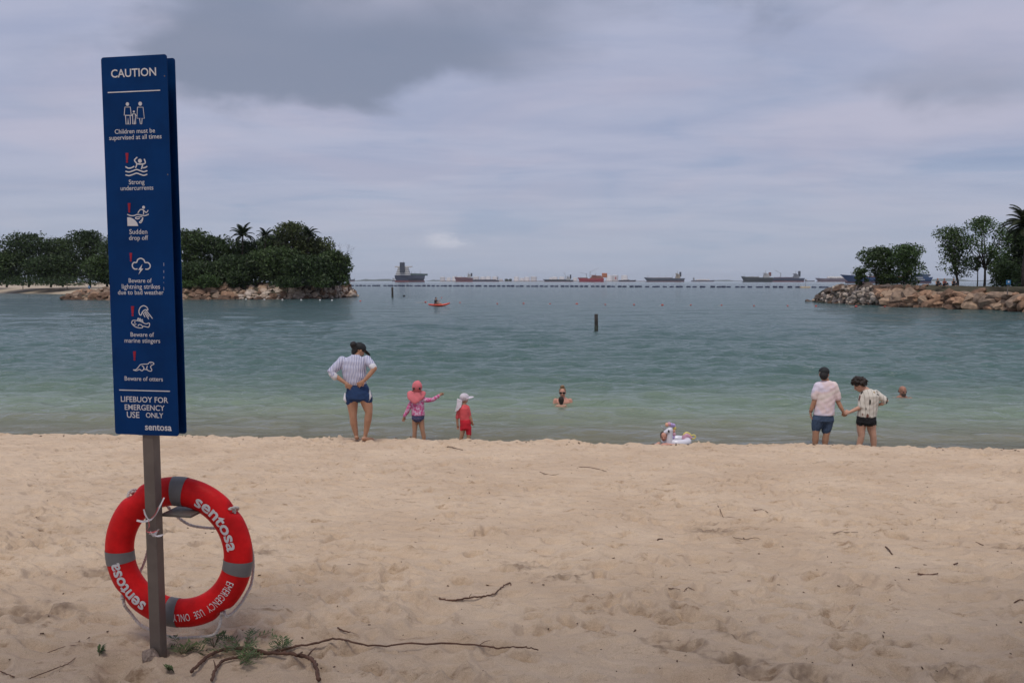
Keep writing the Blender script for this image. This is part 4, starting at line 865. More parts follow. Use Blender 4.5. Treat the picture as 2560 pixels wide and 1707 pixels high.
shell(mb, [jm(470, 450), jm(435, 540, -.005), jm(415, 625, -.01)], [.078, .074, .066]); shell(mb, [jm(705, 445), jm(745, 540), jm(778, 640)], [.078, .072, .066]); fused(mb, 't_shirt', tee, man, 0.009, 0.006, 18)
shorts_b = simple_cloth('slate_shorts', (0.045, 0.072, 0.125))
mb = MB(); mb.loft([(jm(562, 0).x, 0, jm(0, 1010).z, .175, .125), (jm(565, 0).x, 0, jm(0, 900).z, .168, .12)], 24)
shell(mb, [jm(478, 980), jm(465, 1080), jm(455, 1130)], [.105, .09, .080]); shell(mb, [jm(640, 980), jm(628, 1090), jm(612, 1160)], [.105, .09, .080]); fused(mb, 'shorts', shorts_b, man, 0.009, 0.006, 20)
mb = MB(); mb.ball(P(0, 0.05, 0.24), (.092, .105, .082), rot=q); fused(mb, 'cap', cap_k, man, 0.008)
q2 = q @ Matrix.Rotation(R(14), 3, 'X'); MB().ball(P(0.0, -0.5, 0.12), (.075, .085, .012), rot=q2).build('cap_brim', cap_k, man, True)
MB().ball(P(0.02, 0.34, -0.10), (.07, .04, .075), rot=q).build('hair', hair_k, man, True)
MB().box(P(0.28, 0.30, 0.14), (.045, .012, .016), R(30), 0, R(-8)).build('cap_strap', M('strap_tan', (0.45, 0.40, 0.36), 0.6), man, bevel=0.003)
MB().tube([jm(372, 835, .008), jm(366, 860, .01)], .031, 14).build('wristwatch', M('watch_black', (0.012, 0.012, 0.014), 0.35), man, True)

gL = water_spot(2171, 1.25, 0); kL = gL.y / FS / 6.272; gL.z = aty(2171, 1118, gL.y).z; bL = sand_at(gL.x, gL.y) - gL.z
def jl(x, y, d=0.0): return Vector(((x - 1260) * kL, d, (1430 - y) * kL))
lady = thing('person', 'person with bushy dark curly hair, printed cream shirt and black shorts', 'person', gL, 0, 'people at the water line')
mb = MB(); mb.loft([(jl(1240, 0).x, 0, jl(0, 1070).z, .10, .10), (jl(1240, 0).x, 0, jl(0, 1000).z, .16, .115), (jl(1240, 0).x, 0, jl(0, 900).z, .145, .105), (jl(1255, 0).x, -.01, jl(0, 760).z, .14, .10), (jl(1270, 0).x, -.02, jl(0, 600).z, .145, .10), (jl(1270, 0).x, -.01, jl(0, 540).z, .12, .085), (jl(1235, 0).x, .02, jl(0, 500).z, .06, .055)], 24)
for pts, fd in (([jl(1165, 1040), jl(1162, 1150), jl(1165, 1250, -.015), jl(1155, 1320, -.005), jl(1132, 1420), Vector((jl(1122, 0).x, .0, bL + .055))], (-0.3, 1, 0)), ([jl(1318, 1040), jl(1330, 1150), jl(1352, 1250, -.015), jl(1365, 1330, -.005), jl(1372, 1420), Vector((jl(1374, 0).x, .0, bL + .055))], (0.3, 1, 0))):
    mb.limb(pts, [.088, .072, .055, .055, .042, .032]); foot(mb, pts[-1] + Vector((0, 0, -.01)), fd, .21)
mb.limb([jl(1165, 590), jl(1150, 700, -.02), jl(1130, 775, -.04), jl(1040, 820, -.04), jl(955, 862, -.04)], [.047, .042, .038, .033, .024]); hand(mb, jl(962, 858, -.045), (-1, 0.02, -0.2), (-0.1, 0.3, 1), .145, 1.0)
mb.limb([jl(1385, 570), jl(1450, 620, -.03), jl(1525, 680, -.06), jl(1470, 725, -.04), jl(1430, 750, 0.02)], [.047, .042, .038, .032, .024]); hand(mb, jl(1432, 748, .02), (-0.9, 0.3, -0.4), (0, 0, 1), .14, 0.4)
mb.limb([jl(1240, 525, .0), jl(1185, 480, .03)], [.055, .05]); P, q = head(mb, jl(1130, 450, .05), .22, R(248), R(30))
fused(mb, 'body', skin_b, lady, 0.0075); face(P, q, .22, lady)
shirt_p = bpy.data.materials.new('cream_print'); shirt_p.use_nodes = True; t = shirt_p.node_tree; b = t.nodes['Principled BSDF']; co = N(t, 'ShaderNodeTexCoord')
mpv = N(t, 'ShaderNodeMapping', i_Scale=(1.5, 1.5, 0.55), i_Rotation=(0, 0.15, 0)); L(t, co.outputs['Object'], mpv.inputs[0])
vo = N(t, 'ShaderNodeTexVoronoi', i_Scale=8.5); L(t, mpv.outputs[0], vo.inputs['Vector'])
spot = ramp_n(t, vo.outputs['Distance'], [(0.27, (1, 1, 1)), (0.33, (0, 0, 0))], 'LINEAR'); sep2 = N(t, 'ShaderNodeSeparateColor'); L(t, vo.outputs['Color'], sep2.inputs[0])
pick = ramp_n(t, sep2.outputs[0], [(0.0, (0.03, 0.025, 0.02)), (0.35, (0.26, 0.15, 0.02)), (0.55, (0.16, .06, .04)), (0.72, (0.58, 0.54, 0.47))], 'CONSTANT')
spx2 = N(t, 'ShaderNodeSeparateXYZ'); L(t, co.outputs['Object'], spx2.inputs[0]); ln_ = math_n(t, 'GREATER_THAN', math_n(t, 'SINE', math_n(t, 'ADD', math_n(t, 'MULTIPLY', spx2.outputs[0], 95.0), math_n(t, 'MULTIPLY', spx2.outputs[2], 6.0))), 0.965)
cc_ = mix_n(t, spot, (0.60, 0.56, 0.49), pick); L(t, mix_n(t, math_n(t, 'MULTIPLY', ln_, 0.75), cc_, (0.10, 0.08, 0.07)), b.inputs['Base Color']); b.inputs['Roughness'].default_value = 0.85
mb = MB(); mb.loft([(jl(1242, 0).x, 0, jl(0, 940).z, .162, .125), (jl(1248, 0).x, -.005, jl(0, 860).z, .168, .125), (jl(1265, 0).x, -.01, jl(0, 720).z, .168, .12), (jl(1280, 0).x, -.02, jl(0, 600).z, .165, .115), (jl(1275, 0).x, -.01, jl(0, 540).z, .13, .09), (jl(1245, 0).x, .01, jl(0, 495).z, .065, .06)], 24)
shell(mb, [jl(1190, 590), jl(1160, 690, -.02), jl(1135, 765, -.04)], [.078, .070, .058]); shell(mb, [jl(1370, 570), jl(1440, 620, -.03), jl(1505, 670, -.055), jl(1500, 690, -.055)], [.072, .064, .055, .05]); fused(mb, 'shirt', shirt_p, lady, 0.009, 0.006, 20)
mb = MB(); mb.loft([(jl(1240, 0).x, 0, jl(0, 1075).z, .09, .11), (jl(1240, 0).x, 0, jl(0, 1030).z, .175, .13), (jl(1242, 0).x, 0, jl(0, 925).z, .165, .122)], 24)
shell(mb, [jl(1168, 1020), jl(1165, 1040)], [.098, .094]); shell(mb, [jl(1315, 1020), jl(1320, 1040)], [.098, .094]); fused(mb, 'shorts', simple_cloth('black_shorts_cloth', (0.010, 0.010, 0.012)), lady, 0.009, 0.005, 20)
mb = MB(); hr = np.random.default_rng(11); c0 = jl(1135, 398, .06); mb.ball(c0, (.105, .105, .085))
for k in range(170):
    d = hr.normal(size=3); d /= np.linalg.norm(d); 
    if d[2] < -0.55: continue
    mb.ball(c0 + Vector((d[0] * .122, d[1] * .115, d[2] * .092)) * (.9 + .2 * hr.random()), .012 + .014 * hr.random(), 7, 5)
fused(mb, 'curly_hair', hair_d, lady, 0.008, 0.004, 70, 0)

# ---- bathers
gS = gp(1407, 1010, 0); kS = gS.y / FS / 5.113
def js(x, y, d=0.0): return Vector(((x - 345) * kS, d, (458 - y) * kS))
sw_ = thing('person', 'bather with fair hair tied up and dark sunglasses, shoulder deep in the sea', 'person', gS, 0, 'bathers in the sea')
mb = MB(); mb.loft([(0, 0, -.55, .15, .10), (0, 0, -.2, .165, .105), (0, 0, .06, .185, .10), (0, .01, .13, .12, .07), (0, .02, .17, .06, .055)], 22)
mb.limb([(-.17, 0, .09), (-.22, -.02, -.12), (-.12, -.22, -.22)], [.055, .048, .035]); mb.limb([(.17, 0, .09), (.23, -.02, -.12), (.12, -.22, -.22)], [.055, .048, .035])
hand(mb, (-.12, -.22, -.22), (0.8, -0.6, 0), (0, 0, 1), .16); hand(mb, (.12, -.22, -.22), (-0.8, -0.6, 0), (0, 0, 1), .16)
mb.limb([(0, .02, .15), (0, .0, .24)], [.055, .05]); P, q = head(mb, js(340, 308, 0), .225, R(-6), R(4)); fused(mb, 'body', skin_c, sw_, 0.008); face(P, q, .225, sw_, False)
mb = MB(); mb.ball(P(0, 0.10, 0.22), (.083, .088, .073), rot=q); mb.ball(P(0, 0.30, 0.0), (.07, .04, .07), rot=q); mb.ball(P(0, 0.05, 0.62), (.05, .05, .04)); mb.ball(P(0.1, 0.05, 0.56), .034); mb.ball(P(-0.12, 0.05, 0.58), .032); fused(mb, 'hair', hair_b, sw_, 0.008, 0.004, 50)
mb = MB()
for s_ in (-1, 1): mb.ball(P(s_ * 0.165, -0.36, 0.03), (.034, .014, .026), rot=q); mb.tube([P(s_ * 0.30, -0.33, 0.05), P(s_ * 0.36, 0.0, 0.04)], .004, 5)
mb.tube([P(-0.1, -0.39, 0.06), P(0.1, -0.39, 0.06)], .004, 5); mb.build('sunglasses', M('dark_lens', (0.008, 0.008, 0.009), 0.15), sw_, True)
cS = gS + Vector((-.055, -.26, 0)); ch = thing('person', 'dark haired small child held in front of the bather with sunglasses', 'person', cS, 0, 'bathers in the sea')
mb = MB(); mb.loft([(0, 0, -.45, .09, .07), (0, 0, -.1, .10, .075), (0, 0, .02, .09, .06), (0, 0, .05, .04, .04)], 18); mb.limb([(-.09, 0, .0), (-.16, .1, -.06), (-.12, .2, .0)], [.03, .026, .02]); mb.limb([(.09, 0, .0), (.16, .1, -.06), (.12, .2, .0)], [.03, .026, .02])
hand(mb, (-.12, .2, .0), (0.1, 1, 0.2), (1, 0, 0), .09); hand(mb, (.12, .2, .0), (-0.1, 1, 0.2), (-1, 0, 0), .09); P, q = head(mb, (0, 0, .125), .165, R(180)); fused(mb, 'body', skin_b, ch, 0.007); face(P, q, .165, ch)
mb = MB(); mb.ball(P(0, 0.06, 0.10), (.068, .075, .085), rot=q); mb.ball(P(0, 0.22, -0.18), (.052, .04, .06), rot=q); fused(mb, 'hair', hair_d, ch, 0.007, 0.003, 50)
gO = gp(2256, 996, 0); kO = gO.y / FS / 6.272
bald = thing('person', 'bald bather swimming neck deep right of the curly haired person', 'person', gO, 0, 'bathers in the sea'); bald.location.z = 0.06
mb = MB(); mb.loft([(0, .25, -.5, .16, .11), (0, .1, -.2, .20, .12), (0, .03, -.07, .18, .10), (0, .01, .01, .10, .07)], 22); mb.limb([(-.2, .02, -.08), (-.33, -.03, -.15), (-.46, -.12, -.2)], [.055, .046, .034]); mb.limb([(.2, .02, -.08), (.34, -.03, -.15), (.46, -.15, -.2)], [.055, .046, .034])
hand(mb, (-.46, -.12, -.2), (-1, -0.3, -0.1), (0, -1, 0), .17, 0.2); hand(mb, (.46, -.15, -.2), (1, -0.4, -0.1), (0, -1, 0), .17, 0.2)
mb.limb([(0, .02, .0), (0, .0, .07)], [.068, .065]); P, q = head(mb, (0, 0, .125), .245, R(8), R(6)); fused(mb, 'body', M('skin_ruddy', (0.34, 0.165, 0.11), 0.45, 0.12, 12, sss=0.1), bald, 0.008); face(P, q, .245, bald); mb = MB(); mb.ball(P(0, -0.20, -0.30), (.062, .055, .05), rot=q); mb.ball(P(0, 0.22, -0.05), (.084, .06, .05), rot=q); fused(mb, 'chin_nape_patch', M('chin_nape_brown', (0.10, .065, .05), .8), bald, .008)  # darker brown shells over the chin and the back of the head
for s_ in (-1, 1): MB().ball(P(s_ * .14, -.365, .03), (.024, .01, .016), rot=q).build('eye_shade', M('eye_shade_skin', (.10, .05, .035), .7), bald, True)  # dark caps over the eyes: eye shadow put into the colour

# ---- unicorn float with a child
gU = water_spot(1690, 1.3, 0.0); kU = gU.y / FS / 5.113; 
def ju(x, y, d=0.0): return Vector(((x - 1760) * kU, d, (985 - y) * kU + aty(1690, 1112.6, gU.y).z))
uni = thing('inflatable_ring', 'white inflatable unicorn swim ring with pastel mane at the water edge', 'swim ring', gU)
wh = M('white_vinyl', (0.66, 0.64, 0.70), 0.25, 0.05, 5, spec=0.5); pk = M('pink_vinyl', (0.60, 0.33, 0.42), 0.3, 0.08); lv = M('lilac_vinyl', (0.44, 0.34, 0.62), 0.3, 0.08); yl = M('yellow_vinyl', (0.66, 0.55, 0.16), 0.3, 0.08); og = M('peach_vinyl', (0.68, 0.36, 0.24), 0.3, 0.08)
cr = Vector((.03, .06, .02)); MB().tube([cr + Vector((.205 * math.cos(a), .20 * math.sin(a), 0)) for a in np.linspace(0, 2 * math.pi, 40, endpoint=False)], .066, 14, closed=True).build('ring', wh, uni, True)
mb = MB(); mb.limb([ju(1665, 985, -.12), ju(1665, 900, -.12), ju(1668, 830, -.12), ju(1672, 775, -.12)], [.068, .062, .056, .055]); mb.limb([ju(1672, 772, -.12), ju(1640, 785, -.13), ju(1608, 800, -.135)], [.058, .048, .036]); mb.limb([ju(1700, 740, -.10), ju(1708, 712, -.10)], [.016, .008], 8); fused(mb, 'neck_and_head', wh, uni, 0.008)
MB().tube([ju(1615, 765, -.12), ju(1555, 712, -.14)], [.016, .003], 10).build('horn', M('silver_vinyl', (0.42, 0.42, 0.46), 0.3), uni, True)
for x, y, r_, m_, d in ((1632, 702, .034, og, -.12), (1660, 694, .034, pk, -.12), (1690, 705, .034, lv, -.11), (1722, 712, .032, lv, -.10), (1735, 750, .030, yl, -.09), (1728, 785, .028, og, -.09), (1732, 830, .030, pk, -.09), (1722, 870, .026, lv, -.09), (1722, 910, .022, yl, -.09)):
    MB().ball(ju(x, y, d), (r_, r_ * .8, r_ * 1.15)).build('mane_lock', m_, uni, True)
MB().ball(ju(1648, 775, -.182), (.017, .008, .024)).build('eye', eye_m, uni, True); MB().ball(ju(1655, 768, -.189), (.006, .004, .009)).build('eye_shine', wh, uni, True)
MB().tube(smooth_path([tuple(ju(*p, .12)) for p in ((1895, 930), (1905, 880), (1935, 868), (1965, 890), (1990, 912))]), [.05] * 4 + [.048] * 4 + [.042] * 4 + [.035] * 4 + [.026], 12).build('tail', pk, uni, True)
MB().tube(smooth_path([tuple(ju(*p, .11)) for p in ((1885, 900), (1890, 860), (1920, 838), (1955, 850), (1985, 880))]), [.02] * 17, 8).build('tail_stripe', yl, uni, True)
MB().tube([ju(2012 + 26 * math.cos(a), 892 - 26 * math.sin(a), .11) for a in np.linspace(-2.4, 2.6, 14)], .013, 8).build('tail_curl', yl, uni, True)
gC = gU + Vector((-.13, -.18, 0)); kid = thing('person', 'child with wet dark hair leaning on the unicorn swim ring', 'person', gC, 0, 'bathers in the sea')
def jc(x, y, d=0.0): return ju(x, y, d) + (gU - gC)
mb = MB(); mb.loft([(jc(1570, 0).x, -.12, jc(0, 985).z - .12, .085, .07), (jc(1575, 0).x, -.12, jc(0, 965).z, .095, .07), (jc(1582, 0).x, -.12, jc(0, 930).z, .075, .055), (jc(1588, 0).x, -.12, jc(0, 915).z, .04, .04)], 18)
mb.limb([jc(1530, 945, -.13), jc(1480, 965, -.16), jc(1440, 985, -.18)], [.032, .028, .020]); hand(mb, jc(1442, 984, -.18), (-1, -.2, -.3), (0, -1, .3), .085, 0.2)
mb.limb([jc(1625, 955, -.16), jc(1690, 962, -.21), jc(1745, 958, -.17)], [.036, .036, .026]); hand(mb, jc(1742, 958, -.17), (1, .3, -.1), (0, -1, 0), .085, 0.4)
P, q = head(mb, jc(1590, 852, -.13), .165, R(-10), R(8)); fused(mb, 'body', skin_c, kid, 0.006); face(P, q, .165, kid)
mb = MB(); mb.ball(P(0, 0.12, 0.20), (.060, .062, .058), rot=q); mb.ball(P(0.0, 0.24, -0.08), (.054, .04, .06), rot=q); mb.ball(P(-0.26, 0.0, 0.06), (.014, .04, .05), rot=q); fused(mb, 'hair', hair_d, kid, 0.006, 0.002, 50)

# ---- kayak
gK = gp(1097, 765, 0); kk = gK.y / FS / 5.88
kay = thing('kayak', 'small orange red sit-on kayak out on the bay', 'kayak', gK, R(-6))
def jk(x, y, d=0.0): return Vector(((x - 1395) * kk, d, (740 - y) * kk))
secs = []
for i in range(15):
    t_ = i / 14; x = 1240 + (1560 - 1240) * t_; w_ = 0.34 * math.sin(math.pi * min(max(t_ * 0.94 + 0.03, 0), 1)) ** 0.6; zt_ = 712 - 18 * (2 * t_ - 1) ** 2 * (1.4 if t_ > .5 else 0.2); zb_ = 742 - 30 * abs(2 * t_ - 1) ** 3 * (1.3 if t_ > .5 else .5)
    a, b_ = jk(x, zt_), jk(x, zb_); h_ = max(a.z - b_.z, .02)
    secs.append([(a.x, w_ * math.cos(k * .5236), b_.z + h_ * (0.5 + 0.5 * math.sin(k * .5236))) for k in range(12)])
MB().rings(secs).build('hull', M('kayak_orange', (0.60, 0.065, 0.035), 0.4, 0.1, 3), kay, True)
pad = thing('person', 'paddler in dark top sitting in the orange kayak', 'person', gK + Vector((jk(1352, 0).x, 0, jk(0, 716).z)), R(-6))
mb = MB(); mb.loft([(0, 0, -.02, .17, .14), (0, 0, .25, .16, .11), (0, 0, .48, .20, .11), (0, 0, .56, .08, .07)], 16); mb.limb([(.05, -.1, .05), (.4, -.12, .16), (.75, -.1, .02)], [.08, .07, .05]); mb.limb([(.05, .1, .05), (.4, .12, .16), (.75, .1, .02)], [.08, .07, .05])
mb.limb([(.0, -.2, .46), (.16, -.28, .26), (.36, -.2, .34)], [.05, .045, .035]); mb.limb([(.0, .2, .46), (.16, .28, .26), (.36, .2, .42)], [.05, .045, .035]); hand(mb, (.34, -.2, .33), (1, .1, .2), (0, .2, 1), .16, 1.0); hand(mb, (.34, .2, .41), (1, -.1, .2), (0, .2, 1), .16, 1.0)
mb.limb([(0, 0, .54), (0, 0, .62)], [.06, .055]); P, q = head(mb, (0.02, 0, .72), .23, R(90)); fused(mb, 'body', skin_a, pad, 0.014); face(P, q, .23, pad)
mb = MB(); mb.loft([(0, 0, .02, .19, .15), (0, 0, .3, .18, .13), (0, 0, .48, .215, .125), (0, 0, .55, .1, .09)], 16); mb.limb([(.0, -.2, .46), (.12, -.26, .32)], [.06, .055]); mb.limb([(.0, .2, .46), (.12, .26, .32)], [.06, .055]); fused(mb, 'top', M('dark_top', (0.03, 0.025, 0.035), 0.8), pad, 0.016)
mb = MB(); mb.ball(P(0, 0.08, 0.18), (.085, .095, .085), rot=q); fused(mb, 'hair', hair_k, pad, 0.015)
pd = thing('paddle', 'slim double bladed paddle held by the kayak paddler', 'paddle', gK + Vector((jk(1390, 0).x - .02, -.1, jk(0, 690).z)), R(-6))
MB().tube([(-.25, -.8, -.12), (.18, .8, .46)], .016, 8).build('shaft', bark2, pd, True)
for e, s_ in (((-.25, -.8, -.12), -1), ((.18, .8, .46), 1)): MB().ball(Vector(e) + Vector((.05, .18, .07)) * s_, (.03, .2, .09), rot=Matrix.Rotation(R(20), 3, 'X')).build('blade', M('blade_red', (0.5, 0.08, 0.07), 0.5), pd, True)

# ---- mooring poles, swim line, floating barrier
pole_m = M('weathered_pole', (0.055, 0.048, 0.042), 0.9, 0.4, 3, bump=0.5, bscale=12); weed_pole = M('algae_band', (0.018, 0.026, 0.016), 0.7, 0.3, 6)
def pole(px, py, ptop, wpx, label):
    g = gp(px, py, 0); h_ = aty(px, ptop, g.y).z; r_ = wpx * g.y / FS / 2; root = thing('mooring_pole', label, 'pole', g, 0, 'poles standing in the bay')
    MB().tube([(0, 0, -2), (0.02, 0, .1), (.01, 0, h_ * .55), (0, 0, h_ - .03), (0, 0, h_)], [r_, r_ * 1.02, r_, r_ * .97, r_ * .88], 14).build('shaft', pole_m, root, True); MB().tube([(0, 0, -.3), (0.018, 0, .26)], r_ * 1.045, 14).build('algae_band', weed_pole, root, True)
pole(1490, 826, 785, 9, 'weathered dark pole standing in the middle of the bay'); pole(981, 743, 718, 5, 'short dark pole standing near the floating barrier at left')
line = thing('swim_line', 'string of small red and white buoys across the bay', 'buoy line', (0, 0, 0))
bw = M('buoy_white', (0.52, 0.50, 0.48), 0.5); br = M('buoy_faded_red', (0.42, 0.085, 0.07), 0.5)
BL = [(490, 747), (529, 748), (572, 748.5), (615, 749), (661, 749.5), (706, 750), (753, 750.5), (800, 751), (830, 751.5), (901, 753.5), (1064, 756), (1150, 757.5), (1243, 759.5), (1309, 759), (1375, 760), (1442, 761), (1513, 761.5), (1585, 762), (1656, 763.5), (1727, 763), (1804, 763.5), (1885, 765), (1969, 765), (2040, 766), (2140, 767), (2212, 767), (2285, 768), (2348, 770), (2408, 772)]
bmw = MB().ball((0, 0, .05), (.19, .15, .15), 12, 8).mesh('buoy'); bmr = bmw.copy()
bmw.materials.append(bw); bmr.materials.append(br)
for me in (bmw, bmr): me.polygons.foreach_set('use_smooth', [True] * len(me.polygons))
pr = None; lm = MB()
for i, (x, y) in enumerate(BL):
    g = gp(x, y, 0); o = mk('buoy', bmw if x < 850 or x > 2380 else bmr, None, line); o.location = (g.x, g.y, 0.0); s_ = 0.8 if x < 850 else random.uniform(.5, .9); o.scale = (s_, s_, s_)
    if pr: lm.tube([pr, pr.lerp(g, .5) + Vector((0, 0, -.12)), g], .018, 5)
    pr = Vector((g.x, g.y, -.02))
lm.build('line_rope', rope_m, line)
g = gp(1010, 741, 0); tag(MB().ball((g.x, g.y, .06), (.22, .2, .2)).build('marker_float', M('float_black', (0.02, 0.02, 0.025), 0.6), None, True), 'tiny round black float right of the short dark pole', 'float')
bar = thing('floating_barrier', 'long row of dark blue cylindrical floats across the mouth of the bay', 'float barrier')
fb = M('float_navy', (0.012, 0.020, 0.055), 0.5, 0.2, 2)
A, B = gp(850, 714.8, 0), gp(2135, 719.8, 0); ln = (B - A).length; d = (B - A) / ln; n = int(ln / 2.72)
fm = MB().tube([(-.98, 0, 0), (-.9, 0, 0), (-.7, 0, 0), (.7, 0, 0), (.9, 0, 0), (.98, 0, 0)], [.2, .40, .46, .46, .40, .2], 12).mesh('float'); fm.materials.append(fb)
fm.polygons.foreach_set('use_smooth', [True] * len(fm.polygons))
for i in range(n):
    p = A + d * (i + .5) * ln / n + Vector((random.uniform(-.6, .6), random.uniform(-3.5, 3.5), .16 + random.uniform(-.10, .12))); o = mk('float', fm, None, bar); o.location = p; o.rotation_euler = (0, random.uniform(-.05, .05), math.atan2(d.y, d.x) + random.uniform(-.25, .25))
MB().tube([A + Vector((0, 0, -.05)), B + Vector((0, 0, -.05))], .05, 6).build('barrier_cable', fb, bar)
g = gp(2010, 719.6, 0); raft = thing('barrier_raft', 'low beige raft with a thin mast riding on the floating barrier', 'raft', g)
MB().box((0, -1.2, .25), (3.9, 1.6, .75)).build('deck', M('raft_beige', (0.55, 0.44, 0.30), 0.7), raft, bevel=.08); MB().tube([(.2, -1.2, .5), (.2, -1.2, 3.0)], .07, 8).build('mast', steel, raft); MB().ball((.2, -1.2, 3.1), .18).build('lamp', steel, raft, True)
# ------------------------------------------------------------ islands
_PD = np.array([-2.5, 0, 2, 4.5, 8, 400.]); _PH = np.array([-1.2, -0.15, 0.9, 1.75, 2.2, 2.4])
class Island:
    def __init__(s, pts, hs=None):                           # pts: (x, y, depth) along the near shore
        s.p = np.array(pts, float); d = np.linalg.norm(np.diff(s.p[:, :2], axis=0), axis=1); s.c = np.concatenate([[0], np.cumsum(d)]); s.len = s.c[-1]; s.hs = hs
    def at(s, u, d):
        x = np.interp(u, s.c, s.p[:, 0]); y = np.interp(u, s.c, s.p[:, 1]); D = np.interp(u, s.c, s.p[:, 2])
        e = np.minimum(d, D - d); h = np.interp(e, _PD, _PH) * (1 if s.hs is None else np.interp(u, s.c, s.hs))
        return x, y + d, h
    def build(s, name, mat, label, n=160):
        us = np.linspace(0, s.len, n); fr_ = np.concatenate([np.linspace(0, .12, 10), np.linspace(.15, .85, 10), np.linspace(.88, 1, 8)])
        D = np.interp(us, s.c, s.p[:, 2]); U = np.repeat(us[None], len(fr_), 0); DD = -2.5 + fr_[:, None] * (D + 5)[None]
        x, y, h = s.at(U, DD); h = h + 0.35 * vnoise(x * .4, y * .4) * (h > 0.2)
        return tag(mk(name, grid_mesh(name, x, y, h), mat), label, kind='structure')
def gxy(px, py): g = gp(px, py, 0); return g.x, g.y
soil = M('island_soil', (0.060, 0.052, 0.032), 0.95, 0.4, .5, bump=.6, bscale=3)
E1 = [(px, py, D) for px, py, D in ((152, 749.5, 45), (250, 750, 45), (480, 749, 45), (600, 748.5, 40), (700, 748, 34), (800, 746, 24), (850, 743.5, 14), (885, 742, 4))]
isl_l = Island([(*gxy(a, b), c) for a, b, c in E1], [0.55, .8, 1, 1, 1, 1, .75, .25]); isl_l.build('island', soil, 'wooded island behind the left rocks')
xb, yb = gxy(0, 733); x2, y2 = gxy(200, 736)
sb_ = MB(); cols = [(-330, 205), (-230, 198), (xb - 30, yb + 4), (xb, yb), (x2, y2), (x2 + 6, y2)]
for i in range(len(cols) - 1):
    (a, b_), (c, d_) = cols[i], cols[i + 1]
    sb_.add([(a, b_ - 3, -.4), (c, d_ - 3, -.4), (c, d_ + 9, 1.0), (a, b_ + 9, 1.0)], [(0, 1, 2, 3)]); sb_.add([(a, b_ + 9, 1.0), (c, d_ + 9, 1.0), (c, d_ + 60, 2.4), (a, b_ + 60, 2.4)], [(0, 1, 2, 3)])
tag(sb_.build('far_beach', M('far_sand', (0.42, 0.34, 0.25), .9, .15, .3)), 'narrow strip of sand under the trees at far left', kind='structure')
E2 = [(2062, 757, 3), (2090, 758, 9), (2150, 762, 16), (2250, 767, 22), (2350, 770.5, 24), (2450, 774.5, 26), (2560, 779, 28), (2680, 786, 30), (2900, 798, 34)]
isl_r = Island([(*gxy(a, b), c) for a, b, c in E2], [.1, .45, 1.05, 1.05, 1.05, 1.05, 1.05, 1.05, 1.05]); isl_r.build('island', soil, 'low rocky island with trees at right')
def bank(isl, label, u0, u1, n, size, mats, rowsd, seed):
    root = thing('rock_revetment', label, 'rocks'); r_ = np.random.default_rng(seed); VAR = {}
    for k in range(n):
        row = k % len(rowsd); u = u0 + (u1 - u0) * (((k // len(rowsd)) + r_.random() * .9) / (n / len(rowsd))); d = rowsd[row] + r_.normal() * .25
        x, y, h = isl.at(u, d); sz = size * (.5 + .95 * r_.random() ** 1.4); mt = mats[int(r_.integers(len(mats)))]
        if row == 0: sz *= 1.0; mt = RD[0] if r_.random() < .75 else mt
        i = int(r_.integers(10)); key = (i, mt.name)
        if key not in VAR:
            me = ROCKS[i].copy(); me.materials.clear(); me.materials.append(mt); VAR[key] = me
        o = mk('boulder', VAR[key], None, root); o.location = (float(x) + r_.normal() * .2, float(y), float(h) + sz * .12)
        o.scale = (sz * (.8 + .5 * r_.random()), sz * (.8 + .4 * r_.random()), sz * (.75 + .4 * r_.random())); o.rotation_euler = (r_.normal() * .25, r_.normal() * .25, r_.random() * 6.28)
    return root
def ul(isl, px):                                              # shore parameter below an image column
    best = min(np.linspace(0, isl.len, 400), key=lambda u: abs(isl.at(u, 0)[0] / isl.at(u, 0)[1] - (px - 1280) / FS)); return float(best)
bank(isl_l, 'orange brown boulders along the shore of the left island behind the sign', ul(isl_l, 152), ul(isl_l, 605), 220, .66, RO + RO[1:], (.0, 1.1, 2.2, 3.3, 4.4), 1)
bank(isl_l, 'pale grey rubble bank at the tip of the left island', ul(isl_l, 595), ul(isl_l, 880), 280, .54, RW + RW + RO[1:3], (-.2, .7, 1.5, 2.4, 3.3, 4.3, 5.5), 2)
bank(isl_r, 'pale grey rubble bank at the tip of the right island', ul(isl_r, 2072), ul(isl_r, 2240), 200, .48, RW + RW[:2] + [RD[1]], (-.1, .8, 1.6, 2.5, 3.4, 4.5, 6), 3)
bank(isl_r, 'large orange brown boulders along the shore of the right island', ul(isl_r, 2232), ul(isl_r, 2600), 190, .72, RO + RO[:2], (-.1, .7, 1.4, 2.2, 3.0), 4)
bank(isl_l, 'big dark boulders on top of the left island rubble bank', ul(isl_l, 600), ul(isl_l, 860), 22, .95, [RD[1], RO[2], RD[1]], (6.2, 7.4), 5)
bank(isl_r, 'big dark boulders on top of the right island below the round bush', ul(isl_r, 2120), ul(isl_r, 2400), 26, .62, [RD[1], RO[2], RD[1]], (5.0, 6.2), 6)

